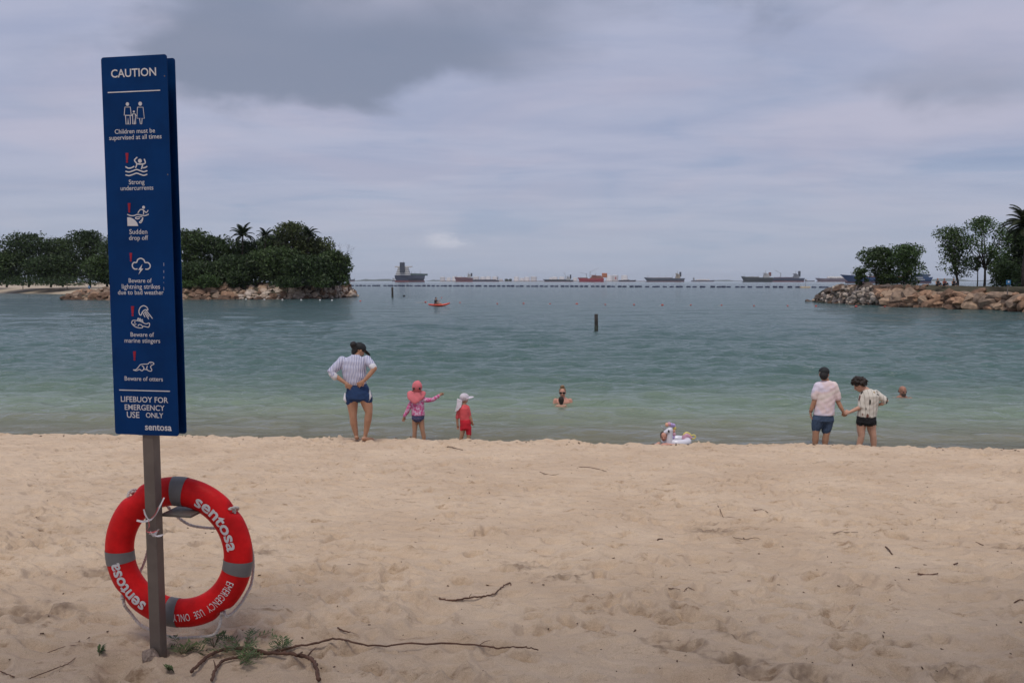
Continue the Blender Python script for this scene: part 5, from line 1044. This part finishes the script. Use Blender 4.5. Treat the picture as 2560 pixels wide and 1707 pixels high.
# ------------------------------------------------------------ trees
def leaf_mat(name, c, tr_=.25):
    m = M(name, c, .55, .25, .35, spec=.25, tint=.55); t = m.node_tree; b = t.nodes['Principled BSDF']; out = t.nodes['Material Output']
    tl_ = N(t, 'ShaderNodeBsdfTranslucent'); hs = [n for n in t.nodes if n.type == 'HUE_SAT'][0]; L(t, hs.outputs[0], tl_.inputs[0]); mx_ = N(t, 'ShaderNodeMixShader', i_0=tr_); L(t, b.outputs[0], mx_.inputs[1]); L(t, tl_.outputs[0], mx_.inputs[2]); L(t, mx_.outputs[0], out.inputs[0]); return m
LF = [leaf_mat('leaf_dark', (0.038, 0.062, 0.020)), leaf_mat('leaf_mid', (0.054, 0.084, 0.026)), leaf_mat('leaf_olive', (0.070, 0.086, 0.030)), leaf_mat('leaf_fresh', (0.060, 0.102, 0.030))]
trunk_m = M('trunk_bark', (0.060, 0.045, 0.035), .9, .35, 4, bump=.6, bscale=14)
def leaves(cent, size, r_, up=.35):
    n = len(cent); d = r_.normal(size=(n, 3)); d /= np.linalg.norm(d, axis=1)[:, None]; nn = r_.normal(size=(n, 3)) + np.array([0, 0, up * 3]); w = np.cross(d, nn); w /= np.linalg.norm(w, axis=1)[:, None] + 1e-9
    s_ = size * (.6 + .8 * r_.random(n))[:, None]; v = np.stack([cent - d * s_, cent + w * s_ * .5, cent + d * s_, cent - w * s_ * .5], 1).reshape(-1, 3)
    me = bpy.data.meshes.new('leaves'); me.vertices.add(4 * n); me.vertices.foreach_set('co', v.astype(np.float32).ravel()); me.loops.add(4 * n); me.loops.foreach_set('vertex_index', np.arange(4 * n, dtype=np.int32)); me.polygons.add(n); me.polygons.foreach_set('loop_start', np.arange(0, 4 * n, 4, dtype=np.int32)); me.update(calc_edges=True)
    a = me.attributes.new('tint', 'FLOAT', 'FACE'); a.data.foreach_set('value', r_.random(n).astype(np.float32)); return me
def crown_pts(lobes, n, r_, shell_=.6):
    lob = np.array(lobes); wgt = (lob[:, 3] * lob[:, 5]); idx = r_.choice(len(lob), n, p=wgt / wgt.sum()); d = r_.normal(size=(n, 3)); d /= np.linalg.norm(d, axis=1)[:, None]
    rad = shell_ + (1.05 - shell_) * r_.random(n); rad *= 1 + .22 * np.sin(d[:, 0] * 7 + idx) * np.cos(d[:, 2] * 6 + idx * 2); return lob[idx, :3] + d * lob[idx, 3:6] * rad[:, None]
def tree(label, px, Y, ztop, width, z0, crown_low, mat, seed, n=4500, leaf=.24, nl=16, open_=False, lean=0.0, name='tree', depth=None, group=None, tw=.16):
    """px: image column of the trunk; heights in metres above the water"""
    r_ = np.random.default_rng(seed); x = (px - 1280) / FS * Y; root = thing(name, label, 'tree' if name != 'shrub' else 'shrub', (x, Y, z0 - .3), 0, group); H_ = ztop - z0 + .3; lo = crown_low - z0 + .3; dep = depth or width * .8
    lobes = []
    for k in range(nl):
        t_ = (k + .5) / nl; z = lo + (H_ - lo) * (t_ ** .8); prof = math.sqrt(max(.08, 1 - (2 * (t_ ** .9) - .85) ** 2 * .75)); a = r_.random() * 6.28 + k * 2.4; rr = (r_.random() ** .5) * .68 * prof
        lr_ = width * (.15 + .10 * r_.random()) * (.85 if open_ else 1.1)
        zc = min(z, H_ - lr_ * .62); lobes.append((lean * z + math.cos(a) * rr * width / 2, math.sin(a) * rr * dep / 2, zc, lr_, lr_, lr_ * .68))
    cp_ = crown_pts(lobes, n, r_, .45 if open_ else .62); cp_ = cp_[cp_[:, 2] > .25]
    cr_ = mk('crown', leaves(cp_, leaf, r_), mat, root)
    mb = MB(); th = max(lo * 1.15, H_ * .28); top = Vector((lean * th, 0, th)); mb.tube([(0, 0, -.5), (.03, 0, th * .4), top * .8, top], [tw * 1.3, tw, tw * .85, tw * .75], 9)
    for k, lb in enumerate(lobes):
        if k % (1 if open_ else 2): continue
        e = Vector(lb[:3]); m_ = top.lerp(e, .5) + Vector((r_.normal() * .2, r_.normal() * .2, -.1 * (e - top).length * .3)); mb.tube([top * (.75 + .2 * r_.random()), m_, e], [tw * .5, tw * .3, tw * .10], 6)
        if open_:
            for q_ in range(3): mb.tube([m_.lerp(e, .3 * q_), e + Vector(np.clip(r_.normal(size=3), -1, 1) * lb[3] * .5)], [tw * .16, tw * .05], 5)
    mb.build('trunk', trunk_m, root, True); return root
def zpx(py, Y): return aty(1280, py, Y).z
GR = 'trees on the left island'
TL = [  # px, Y, top py, width px, label, material
    (-40, 196, 640, 130, 'broad low tree cut by the left edge of the picture', 0), (75, 190, 583, 130, 'tall domed tree at far left above the sand strip', 0), (160, 195, 596, 100, 'dark tree between the tall domed tree and the sign', 1), (228, 188, 577, 95, 'tall dark tree touching the left edge of the sign', 0),
    (20, 186, 630, 90, 'smaller tree in front at far left above the sand strip', 1), (130, 184, 640, 110, 'low shrubby tree on the far sand strip', 0),
    (330, 150, 585, 130, 'dark tree hidden behind the blue sign', 0), (270, 146, 640, 90, 'bushy tree left of the sign edge above orange boulders', 1), (478, 140, 574, 105, 'tall dark tree just right of the sign', 1), (545, 140, 592, 100, 'lower dark tree between the sign and the first palm', 0),
    (625, 142, 602, 110, 'dark tree beneath the first palm', 0), (690, 145, 590, 80, 'tree between the first two palms', 1), (735, 138, 556, 95, 'tallest round crowned tree on the left island', 2), (795, 138, 592, 105, 'spreading tree below the right palm on the left island', 2), (835, 134, 628, 75, 'rightmost leafy tree overhanging the tip of the left island', 1),
    (500, 132, 655, 110, 'low dark bushy tree behind the orange boulders', 0), (590, 132, 640, 110, 'low dark tree left of the rubble bank', 0), (690, 133, 620, 120, 'wide dark tree above the middle of the rubble bank', 1), (775, 131, 640, 110, 'wide low tree above the right part of the rubble bank', 0)]
for i, (px, Y, py, wpx, lab, mi) in enumerate(TL):
    w_ = wpx * Y / FS * 1.3; z0 = 2.2
    tree(lab, px, Y, zpx(py, Y), w_, z0, z0 + .5, LF[mi], 300 + i, n=8500, leaf=.22 if Y < 160 else .27, nl=30, group=GR, depth=min(w_, 9), tw=.2)
for i, (px, Y, py, wpx, lab) in enumerate(((60, 176, 690, 130, 'dark shrub under the trees at far left'), (170, 172, 692, 130, 'dark shrub left of the sign above the sand strip'), (460, 127, 702, 70, 'bright green shrub right of the sign'), (530, 127, 688, 85, 'bright green shrub behind the orange boulders'), (810, 127, 690, 60, 'dark shrub at the right end of the rubble bank'), (720, 127, 690, 80, 'dark shrub above the middle of the rubble bank'), (600, 128, 682, 60, 'dark shrub where orange boulders meet the rubble'))):
    tree(lab, px, Y, zpx(py, Y), wpx * Y / FS * 1.1, 1.9, 1.9, LF[3] if 'bright' in lab else LF[0], 340 + i, n=2600, leaf=.17, nl=12, name='shrub', group='shrubs on the left island', depth=4, tw=.07)
def palm(label, px, Y, crown_py, frl, seed, nf=17, z0=2.2, lean=.04, group=None, mat=None):
    r_ = np.random.default_rng(seed); x = (px - 1280) / FS * Y; zc = zpx(crown_py, Y) - z0; root = thing('palm_tree', label, 'palm', (x - lean * zc, Y, z0), 0, group); top = Vector((lean * zc, 0, zc))
    MB().tube([(0, 0, -.5), top * .3 + Vector((-.1, 0, 0)), top * .7, top], [.19, .15, .13, .12], 10).build('trunk', trunk_m, root, True)
    for k in range(nf):
        az = k * 2.4 + r_.normal() * .2; el = R(82 - 95 * (k / (nf - 1)) ** .9); ln = frl * (.8 + .3 * r_.random()); P_ = []; p = top.copy(); e = el
        for j in range(9): P_.append(p.copy()); p = p + Vector((math.cos(az) * math.cos(e), math.sin(az) * math.cos(e), math.sin(e))) * ln / 8; e -= R(2.5 + 2.3 * j)
        fm_ = MB(); fm_.tube(P_, [.035 - .0035 * j for j in range(9)], 4)
        for j in range(64):
            t_ = .10 + .90 * (j // 2) / 31.5; i_ = min(int(t_ * 8), 7); f_ = t_ * 8 - i_; c = P_[i_].lerp(P_[min(i_ + 1, 8)], f_); dr = (P_[min(i_ + 1, 8)] - P_[i_]).normalized(); sd = dr.cross(Vector((0, 0, 1))); sd = sd.normalized() if sd.length > .05 else Vector((math.sin(az), -math.cos(az), 0)); sd *= (1 if j % 2 else -1)
            l_ = ln * .27 * math.sin(math.pi * min(.15 + t_ * .82, 1)) ** .6; tip = c + (sd * .8 + dr * .65 + Vector((0, 0, -.35))).normalized() * l_; wv = dr * .062 * (frl / 2.5)
            fm_.add([c - wv, c + wv, tip], [(0, 1, 2)])
        fm_.build('frond', mat or LF[0], root)
palm('tallest coconut palm above the left island trees', 612, 139, 588, 2.7, 41, group=GR); palm('small palm second from left on the left island', 668, 140, 590, 2.0, 42, group=GR); palm('right hand palm above the left island trees', 775, 136, 586, 2.1, 43, group=GR); palm('small palm crown half sunk in the treetops right of the second palm', 700, 141, 596, 1.7, 44, nf=12, group=GR)
# leafless tree over the tip
r_ = np.random.default_rng(9); bx = (848 - 1280) / FS * 133; bare = thing('bare_tree', 'thin leafless tree at the right end of the left island', 'tree', (bx, 133, 2.0)); mb = MB()
def grow(p, d, l_, rad, lev):
    e = p + d * l_; mb.tube([p, p.lerp(e, .5) + Vector(r_.normal(size=3) * l_ * .04), e], [rad, rad * .8, rad * .6], 5)
    if lev:
        for _ in range(3 if lev > 1 else 4): grow(p.lerp(e, .55 + .45 * r_.random()), (d + Vector(r_.normal(size=3) * .42)).normalized(), l_ * .68, rad * .55, lev - 1)
grow(Vector((0, 0, 0)), Vector((.12, 0, 1)).normalized(), 3.0, .07, 0); grow(Vector((.36, 0, 2.9)), Vector((.28, 0, .9)).normalized(), 2.0, .05, 4); mb.build('trunk', M('bare_bark', (0.12, 0.10, 0.095), .9), bare)
GR2 = 'trees on the right island'
tree('left half of the round bush on the right island rubble', 2188, 99, zpx(617, 99), 5.2, 2.3, 2.3, LF[1], 501, n=6500, leaf=.13, nl=20, name='shrub', group=GR2, tw=.08); tree('right half of the round bush, brighter and taller, on the right island', 2256, 98, zpx(611, 98), 5.4, 2.3, 2.3, LF[3], 502, n=7500, leaf=.13, nl=20, name='shrub', group=GR2, tw=.08)
tree('small low shrub at the left foot of the round bush', 2150, 98, zpx(672, 98), 2.3, 2.4, 2.5, LF[1], 503, n=1400, leaf=.11, nl=8, name='shrub', group=GR2, open_=True, tw=.05)
tree('slender tree with leaning open crown, left one of the right pair', 2391, 90, zpx(566, 90), 6.8, 2.3, 3.7, LF[1], 504, n=3900, leaf=.13, nl=24, open_=True, group=GR2, lean=-.12, tw=.13); tree('forked slender tree with airy crown, right one of the pair', 2458, 88, zpx(540, 88), 6.2, 2.3, 4.3, LF[3], 505, n=3500, leaf=.13, nl=22, open_=True, group=GR2, tw=.12)
tree('thin sapling between the pair of slender trees', 2440, 89, zpx(640, 89), 1.6, 2.3, 4.0, LF[1], 506, n=500, leaf=.12, nl=6, open_=True, group=GR2, tw=.06)
tree('dense tree at the right edge behind the palm', 2545, 90, zpx(575, 90), 5.2, 2.3, 2.6, LF[0], 507, n=7500, leaf=.15, nl=22, group=GR2); tree('dense shrub at the right edge under the palm', 2510, 84, zpx(655, 84), 4.4, 2.3, 2.3, LF[1], 508, n=4200, leaf=.13, nl=14, name='shrub', group=GR2, tw=.06); tree('tree beyond the right edge of the picture', 2640, 84, zpx(585, 84), 6.0, 2.3, 2.6, LF[0], 509, n=6000, leaf=.16, nl=20, group=GR2)
palm('tall shaggy palm at the right edge of the picture', 2558, 80, 562, 2.7, 45, nf=36, lean=.02, group=GR2, mat=LF[2])
# resting people and the small blue signs of the islands
def sitter(px, Y, label, col, h=.85):
    x = (px - 1280) / FS * Y; p = thing('person', label, 'person', (x, Y, 2.35), 0, 'people on the right island'); mb = MB(); mb.loft([(0, 0, 0, .17, .16), (0, 0, .25, .16, .12), (0, .0, .5, .19, .11), (0, 0, .57, .07, .07)], 14)
    for s_ in (-1, 1): mb.limb([(s_ * .1, -.05, .08), (s_ * .14, -.42, .30), (s_ * .13, -.55, .03)], [.08, .065, .045]); mb.limb([(s_ * .19, 0, .47), (s_ * .24, -.14, .25), (s_ * .12, -.34, .28)], [.05, .042, .033]); hand(mb, (s_ * .12, -.34, .28), (0, -1, -.1), (-s_, 0, 0), .16, .6); foot(mb, (s_ * .13, -.55, .04), (0, -1, 0), .22)
    P_, q_ = head(mb, (0, -.02, .72), .23, 0); fused(mb, 'body', skin_a, p, .02); face(P_, q_, .23, p); mb = MB(); mb.loft([(0, 0, .0, .19, .17), (0, 0, .3, .18, .135), (0, 0, .5, .205, .125), (0, 0, .56, .08, .08)], 14); fused(mb, 'top', simple_cloth(label[:14], col), p, .02); mb = MB()
    for s_ in (-1, 1): mb.limb([(s_ * .1, -.05, .08), (s_ * .14, -.42, .30), (s_ * .13, -.53, .09)], [.095, .08, .06])
    fused(mb, 'silhouette_trousers', simple_cloth('silhouette_cloth', (.02, .02, .025)), p, .02); mb = MB(); mb.ball(P_(0, .12, .18), (.085, .09, .085)); mb.ball(P_(0, .3, -.15), (.07, .04, .1)); fused(mb, 'hair', hair_k, p, .02)  # dark legwear added so the sitters read as silhouettes
sitter(2341, 87, 'person in dark clothes sitting on the right island, leftmost', (.02, .02, .025)); sitter(2358, 87, 'person in reddish top sitting on the right island', (.16, .05, .05)); sitter(2381, 88, 'person in black sitting by the slender tree trunk', (.015, .015, .018))
def small_sign(px, py, Y, label, w_=.9, h_=1.1):
    p0 = aty(px, py, Y); s_ = thing('notice_board', label, 'sign', (p0.x, Y, 2.1)); hz = p0.z - 2.1
    MB().box((0, 0, hz), (w_, .05, h_)).build('board', M('notice_blue', (0.03, .13, .26), .5), s_, bevel=.02); MB().tube([(0, .08, -.5), (0, .08, hz + h_ * .4)], .05, 8).build('post', steel, s_); MB().box((0, -.035, hz + h_ * .12), (w_ * .3, .02, h_ * .35)).build('white_symbol', white_print, s_)
small_sign(2521, 706, 76, 'small blue notice on a post among the right island boulders', .44, .42); small_sign(223, 718, 121, 'tiny pale blue notice standing left of the big sign on the far shore', .34, .45)

# ------------------------------------------------------------ unseen tree, crown shaped to shade near sand and sign
r_ = np.random.default_rng(77); st_ = thing('shade_tree', 'unseen broad leafy tree behind the viewer, crown shaped to shade the near sand', 'tree', (2.2, -3.5, 1.2)); lobes = []
for k in range(46):
    a = r_.random() * 6.28; rr = math.sqrt(r_.random()) * 7.5; lobes.append((math.cos(a) * rr * 1.25 - 2.0, min(math.sin(a) * rr * .75 + 0.9, 4.2), 6.2 + r_.random() * 2.2, 1.8, 1.8, .9))
mk('crown', leaves(crown_pts(lobes, 7000, r_, .3), .17, r_), LF[1], st_); mb = MB(); mb.tube([(0, 0, -.5), (.1, 0, 2), (-.3, .3, 4.6)], [.42, .33, .24], 12)
for lb in lobes[::2]: mb.tube([(-.1, .1, 3.4), Vector((-.2, .2, 4.4)).lerp(Vector(lb[:3]), .5), lb[:3]], [.13, .07, .03], 6)
mb.build('trunk', trunk_m, st_, True)

# ------------------------------------------------------------ ships at anchor
sw_m = M('ship_white', (0.55, 0.53, 0.50), .6, .1, .2); glass_d = M('ship_window', (0.02, 0.025, 0.03), .3); mast_m = M('ship_mast', (0.16, 0.14, 0.13), .6); deck_red = M('ship_deck', (0.17, .075, .06), .8, .2, .1)
def hull_rings(Ln, B_, H_, fc, z_lo, z_hi, k=1.0, rake=.05):
    rr = []
    for i in range(13):
        t_ = i / 12; b_ = B_ / 2 * k * (min(1, .82 + t_ * 1.2) if t_ < .7 else max(.03, 1 - ((t_ - .7) / .3) ** 2.2)); zd = (H_ + (fc * max(0, (t_ - .80) / .20) ** .7 if t_ > .8 else 0)) if z_hi is None else z_hi; x = (t_ - .5) * Ln
        xd = x + rake * Ln * max(0, (t_ - .7) / .3) ** 2 * (zd / (H_ + 1e-6)); st_x = -.02 * Ln * (1 - t_) ** 6 * zd / H_
        rr.append([(xd + st_x, b_, zd), (x, b_ * .98, z_lo + (zd - z_lo) * .4), (x - (.03 * Ln * max(0, (t_ - .85) / .15)), b_ * .8, z_lo), (x - (.03 * Ln * max(0, (t_ - .85) / .15)), -b_ * .8, z_lo), (x, -b_ * .98, z_lo + (zd - z_lo) * .4), (xd + st_x, -b_, zd)])
    return rr
def ship(label, px0, px1, Y, bow, top_py, hullc, boot=(0.20, .05, .045), house=.88, hw=.10, hh=1.0, funnel=(0.03, .035, .05), cargo=None, rot=None, Ln=None, B_=None, cranes=(), fc=.25, housec=None, name='cargo_ship', fh=1.0):
    u = Y / FS; Ln = Ln or (px1 - px0) * u; B_ = B_ or Ln * .16; H_ = (703.2 - top_py) * u; x = ((px0 + px1) / 2 - 1280) / FS * Y; rz = (0 if bow > 0 else math.pi) if rot is None else rot
    s_ = thing(name, label, 'ship', (x, Y, 0), rz, 'ships at anchor offshore'); hm = M('hull_' + label[:22], hullc, .6, .15, .05); bm_ = M('boot_' + label[:22], boot, .7, .15, .05)
    MB().rings(hull_rings(Ln, B_, H_, H_ * fc, H_ * .22, None)).build('hull', hm, s_); MB().rings(hull_rings(Ln, B_, H_, 0, -2, H_ * .235, 1.004)).build('boot_top', bm_, s_)
    xh = (.5 - house) * Ln; hg = H_ * hh; hw_ = Ln * hw; hc = housec or sw_m                # stern is at -x
    hs = MB(); wn = MB(); nt_ = 4
    for k in range(nt_):
        a = 1 - .09 * k; hs.box((xh, 0, H_ + hg * (k + .5) / nt_), (hw_ * a, B_ * .82 * a, hg / nt_ * .985)); wn.box((xh, 0, H_ + hg * (k + .62) / nt_), (hw_ * a * 1.01, B_ * .80 * a, hg / nt_ * .25)); wn.box((xh, 0, H_ + hg * (k + .60) / nt_), (hw_ * a * .86, B_ * .826 * a, hg / nt_ * .25))
    ho = hs.build('deckhouse', hc, s_); wn.build('windows', glass_d, ho); MB().box((xh + hw_ * .25, 0, H_ + hg * 1.10), (hw_ * .4, B_ * 1.02, hg * .18)).build('bridge', hc, s_)
    MB().box((xh - hw_ * .62, 0, H_ + hg * (.4 + .45 * fh)), (hw_ * .42, B_ * .28, hg * 1.0 * fh)).build('funnel', M('funnel_' + label[:22], funnel, .6), s_, bevel=hw_ * .06)
    MB().tube([(xh + hw_ * .1, 0, H_ + hg * 1.1), (xh + hw_ * .1, 0, H_ + hg * 1.9)], [.5, .25], 6).build('mast', mast_m, s_); MB().tube([(.45 * Ln, 0, H_), (.45 * Ln, 0, H_ + hg * .8)], [.45, .2], 6).build('foremast', mast_m, s_)
    for t_ in (.30, .48, .66): MB().tube([((t_ - .5) * Ln, 0, H_), ((t_ - .5) * Ln, 0, H_ + hg * .55)], [.4, .25], 6).build('deck_post', mast_m, s_)
    if cargo:
        kind, a, b_, ch_, cc_ = cargo; cm = M('cargo_' + label[:22], cc_, .7, .25, .08); n_ = 9
        for k in range(n_):
            xc = (a + (b_ - a) * (k + .5) / n_ - .5) * Ln; w1 = (b_ - a) * Ln / n_
            if kind == 'hatch': MB().box((xc, 0, H_ + H_ * ch_ / 2), (w1 * .86, B_ * .6, H_ * ch_)).build('hatch_cover', cm, s_)
            elif kind == 'box': MB().box((xc, 0, H_ + H_ * ch_ / 2), (w1 * .93, B_ * .94, H_ * ch_ * (.85 + .15 * random.random()))).build('container_stack', cm, s_)
            elif kind == 'tank': MB().ball((xc, 0, H_ + H_ * ch_ * .3), (w1 * .52, B_ * .42, H_ * ch_ * .9)).build('tank_dome', cm, s_, True)
        MB().tube([((a - .5) * Ln, 0, H_ + H_ * ch_ * .35), ((b_ - .5) * Ln, 0, H_ + H_ * ch_ * .35)], H_ * .05, 6).build('deck_pipe', mast_m, s_)
    for t_, hgt, ang in cranes:
        xc = (t_ - .5) * Ln; c_ = MB(); c_.tube([(xc, 0, H_), (xc, 0, H_ + hgt * H_)], Ln * .008, 8); c_.tube([(xc, 0, H_ + hgt * H_ * .9), (xc + math.cos(ang) * hgt * H_ * 1.4, 0, H_ + hgt * H_ * (.9 + math.sin(ang) * 1.2))], Ln * .004, 6); c_.build('deck_crane', mast_m, s_)
    return s_
navy_h = (0.022, 0.030, 0.065)
ship('largest cargo ship, dark hull with tall black funnel, seen from the stern', 993, 1068, 2050, 1, 687, navy_h, house=.93, hw=.07, hh=1.15, cargo=('box', .18, .95, .30, (0.06, .11, .085)), rot=R(78), Ln=150, B_=44, fh=1.33)
ship('small tanker with maroon hull in front of white tanks', 1139, 1182, 2350, -1, 693, (0.15, .055, .06), house=.80, hw=.22, hh=.85, cargo=('hatch', .3, .9, .12, (0.2, .1, .09)))
ship('long low dark barge like ship under the white tanks', 1180, 1247, 2700, -1, 699, (0.05, .055, .08), house=.95, hw=.04, hh=1.5, cargo=('hatch', .1, .9, .35, (0.08, .07, .08)), fc=.3)
ship('low dark ship with black funnel left of the red ship', 1361, 1432, 2500, -1, 698.5, (0.035, .045, .055), house=.84, hw=.12, hh=1.6, cargo=('hatch', .25, .9, .3, (0.12, .11, .10)), cranes=((.25, 2.0, 1.2),), fc=.35, fh=1.4)
ship('red offshore vessel with orange superstructure and tower', 1447, 1508, 2150, -1, 694.5, (0.34, .035, .04), boot=(0.26, .03, .035), house=.72, hw=.52, hh=.8, funnel=(0.42, .13, .04), housec=M('offshore_orange', (0.38, .12, .06), .6, .3, .06), cranes=((.55, 2.0, 2.6), (.7, 1.4, .3)), cargo=('hatch', .65, .95, .25, (0.2, .12, .1)), fh=1.6)
ship('small dark hull lying low right of the big white tanks', 1546, 1588, 2600, 1, 699.2, (0.04, .05, .065), house=.5, hw=.3, hh=.35, fc=.1, fh=.5)
ship('grey bulk carrier in the middle with cream superstructure at its right end', 1614, 1708, 2350, -1, 694.3, (0.055, .065, .085), boot=(0.16, .06, .06), house=.84, hw=.11, hh=1.15, housec=M('house_cream', (0.45, .36, .26), .6), cargo=('hatch', .3, .95, .18, (0.15, .1, .09)), fh=1.2)
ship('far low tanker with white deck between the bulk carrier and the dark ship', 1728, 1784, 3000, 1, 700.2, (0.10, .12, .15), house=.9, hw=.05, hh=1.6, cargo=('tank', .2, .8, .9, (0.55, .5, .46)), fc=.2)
ship('dark green supply ship with brown funnel, right of centre', 1855, 1928, 2000, -1, 692.0, (0.030, .036, .034), boot=(0.03, .032, .03), house=.80, hw=.20, hh=.85, funnel=(0.16, .045, .03), cargo=('hatch', .45, .85, .18, (0.2, .18, .14)), fc=.3, fh=1.0)
ship('navy blue ship with grey deckhouse behind the dark supply ship', 1915, 2006, 2350, -1, 694.0, navy_h, house=.80, hw=.14, hh=1.05, housec=M('house_grey', (0.24, .24, .26), .6), cargo=('hatch', .3, .8, .25, (0.12, .07, .10)), cranes=((.62, 1.4, .6),), fh=1.5)
ship('pale long ship with white domed deck, left of the right island', 2040, 2130, 2400, -1, 695.0, (0.16, .12, .14), boot=(0.20, .10, .10), house=.96, hw=.04, hh=.8, cargo=('tank', .12, .72, .55, (0.58, .55, .52)), fc=.15)
bs = ship('large blue ship behind the round bush of the right island', 2112, 2318, 1050, -1, 688.5, (0.020, .055, .14), boot=(0.10, .05, .06), house=.90, hw=.14, hh=.5, housec=M('house_blue', (0.05, .09, .16), .6), cargo=('hatch', .3, .8, .15, (0.3, .1, .08)), fc=.45, cranes=((.3, 1.7, 1.3), (.62, 1.2, .9)), B_=18, fh=.6)
for k, z in enumerate((4.6, 7.2)): MB().box((-34, 9.05, z), (22 - 5 * k, .12, .8)).build('white_stripe', sw_m, bs)
MB().box((-28, 0, 15.5), (6.5, 5, 10)).build('orange_tower', M('tower_orange', (0.42, .11, .06), .6), bs)
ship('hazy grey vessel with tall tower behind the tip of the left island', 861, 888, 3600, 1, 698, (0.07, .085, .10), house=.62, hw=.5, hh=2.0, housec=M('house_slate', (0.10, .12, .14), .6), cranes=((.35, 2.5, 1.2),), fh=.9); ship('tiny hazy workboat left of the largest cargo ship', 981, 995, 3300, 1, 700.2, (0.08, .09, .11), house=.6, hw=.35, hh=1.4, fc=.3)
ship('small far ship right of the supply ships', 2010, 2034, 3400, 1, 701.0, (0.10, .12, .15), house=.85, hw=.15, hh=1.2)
# ------------------------------------------------------------ oil terminal on the far shore
land = MB(); lr_ = np.random.default_rng(8); Yl = 3150
for x0, x1 in ((1100, 1300), (1300, 1470), (1470, 1620)):
    a, b_ = (x0 - 1280) / FS * Yl, (x1 - 1280) / FS * Yl; land.box(((a + b_) / 2, Yl + 120, 0.5), (b_ - a - .5, 240, 3.5 + lr_.random()))
tag(land.build('terminal_shore', M('shore_earth', (0.20, .14, .11), .9, .3, .02)), 'low brown shore of the oil terminal', kind='structure')
tank_w = M('tank_white', (0.80, .78, .76), .6, .08, .05); tank_g = M('tank_grey', (0.60, .58, .57), .6, .08, .05)
TK = [(1107, 692.5, 14), (1121, 693.5, 12), (1134, 691.5, 13), (1150, 691.5, 15), (1190, 691.5, 16), (1206, 692, 15), (1221, 691.5, 14), (1237, 691.5, 13), (1252, 697, 10), (1291, 692, 13), (1305, 695, 12), (1318, 692.5, 15), (1334, 691.5, 16), (1378, 694, 10), (1388, 692, 17), (1404, 692, 15), (1420, 695, 11), (1440, 694, 12), (1462, 693, 12), (1524, 688.5, 17), (1541, 688.0, 18), (1560, 688.5, 17)]
pos = ['leftmost', 'second', 'third', 'fourth', 'fifth', 'sixth', 'seventh', 'eighth', 'ninth', 'tenth', 'eleventh', 'twelfth', 'thirteenth', 'fourteenth', 'fifteenth', 'sixteenth', 'seventeenth', 'eighteenth', 'nineteenth', 'twentieth', 'twenty-first', 'rightmost']
for i, (px, py, wpx) in enumerate(TK):
    u = Yl / FS; r0 = wpx * u / 2 * .96; h_ = (702.4 - py) * u; t_ = thing('storage_tank', f'white oil storage tank on the far shore, {pos[i]} counted from the left' if i not in (0, 21) else f'{pos[i]} white oil storage tank on the far shore', 'tank', ((px - 1280) / FS * (Yl + 40), Yl + 40 + (i % 3) * 30, 1.5), 0, 'oil tanks on the far shore')
    MB().loft([(0, 0, 0, r0, r0), (0, 0, h_, r0, r0)], 28).build('shell', tank_w if i % 4 else tank_g, t_); MB().loft([(0, 0, h_ + .02, r0 * 1.01, r0 * 1.01), (0, 0, h_ + .5, r0 * 1.01, r0 * 1.01), (0, 0, h_ + h_ * .08 + .5, r0 * .5, r0 * .5), (0, 0, h_ + h_ * .10 + .5, r0 * .05, r0 * .05)], 28).build('roof', tank_g, t_)
    if i == 20: MB().box((r0 * .1, -r0 * .98, h_ * .55), (r0 * .35, r0 * .12, h_ * .35)).build('red_emblem', M('emblem_red', (0.4, .06, .06), .6), t_)
for px, lab in ((1266, 'dark clump of trees on the terminal shore, left'), (1277, 'dark clump of trees on the terminal shore, right')): tree(lab, px, 3130, 10.5, 17, 2, 2.2, LF[0], int(px), n=500, leaf=1.6, nl=8, group='trees on the terminal shore', tw=.5)
# far hills
def ridge(x0, x1, Y, h, label, seed):
    n = 60; xs = np.linspace((x0 - 1280) / FS * Y, (x1 - 1280) / FS * Y, n); e = np.sin(np.linspace(0, math.pi, n)) ** .5; q = np.linspace(0, n / 7, n); hh = h * e * (.75 + .6 * vnoise(q + seed, q * 0 + seed)); X_ = np.stack([xs] * 5); Y_ = np.stack([np.full(n, Y + k * 120.) for k in range(5)]); Z_ = np.stack([np.full(n, -3.), hh * .6, hh, hh * .6, np.full(n, -3.)])
    tag(mk('far_hills', grid_mesh('far_hills', X_, Y_, Z_), M('far_green', (0.05, .065, .045), .95)), label, kind='structure')
ridge(875, 985, 6800, 26, 'low hazy hills left of the largest ship', 3); ridge(1060, 1110, 6500, 14, 'low hazy land left of the oil tanks', 5); ridge(1785, 1875, 6500, 12, 'low hazy land in the middle distance', 9); ridge(2300, 2480, 6500, 24, 'low hazy hills behind the right island', 14); ridge(2470, 2800, 6800, 22, 'low hazy hills at the right edge', 17)

# ------------------------------------------------------------ humid air
hz = MB().box((0, 5300, 34), (21800, 11200, 88)).build('haze', None); tag(hz, 'humid bluish air over the sea', kind='stuff')
mh = bpy.data.materials.new('humid_air'); mh.use_nodes = True; t = mh.node_tree; t.nodes.clear(); pv = N(t, 'ShaderNodeVolumePrincipled'); pv.inputs['Color'].default_value = (0.86, 0.92, 1.0, 1); pv.inputs['Density'].default_value = 0.00006; om = N(t, 'ShaderNodeOutputMaterial'); L(t, pv.outputs[0], om.inputs['Volume']); hz.data.materials.append(mh); hz.display_type = 'WIRE'
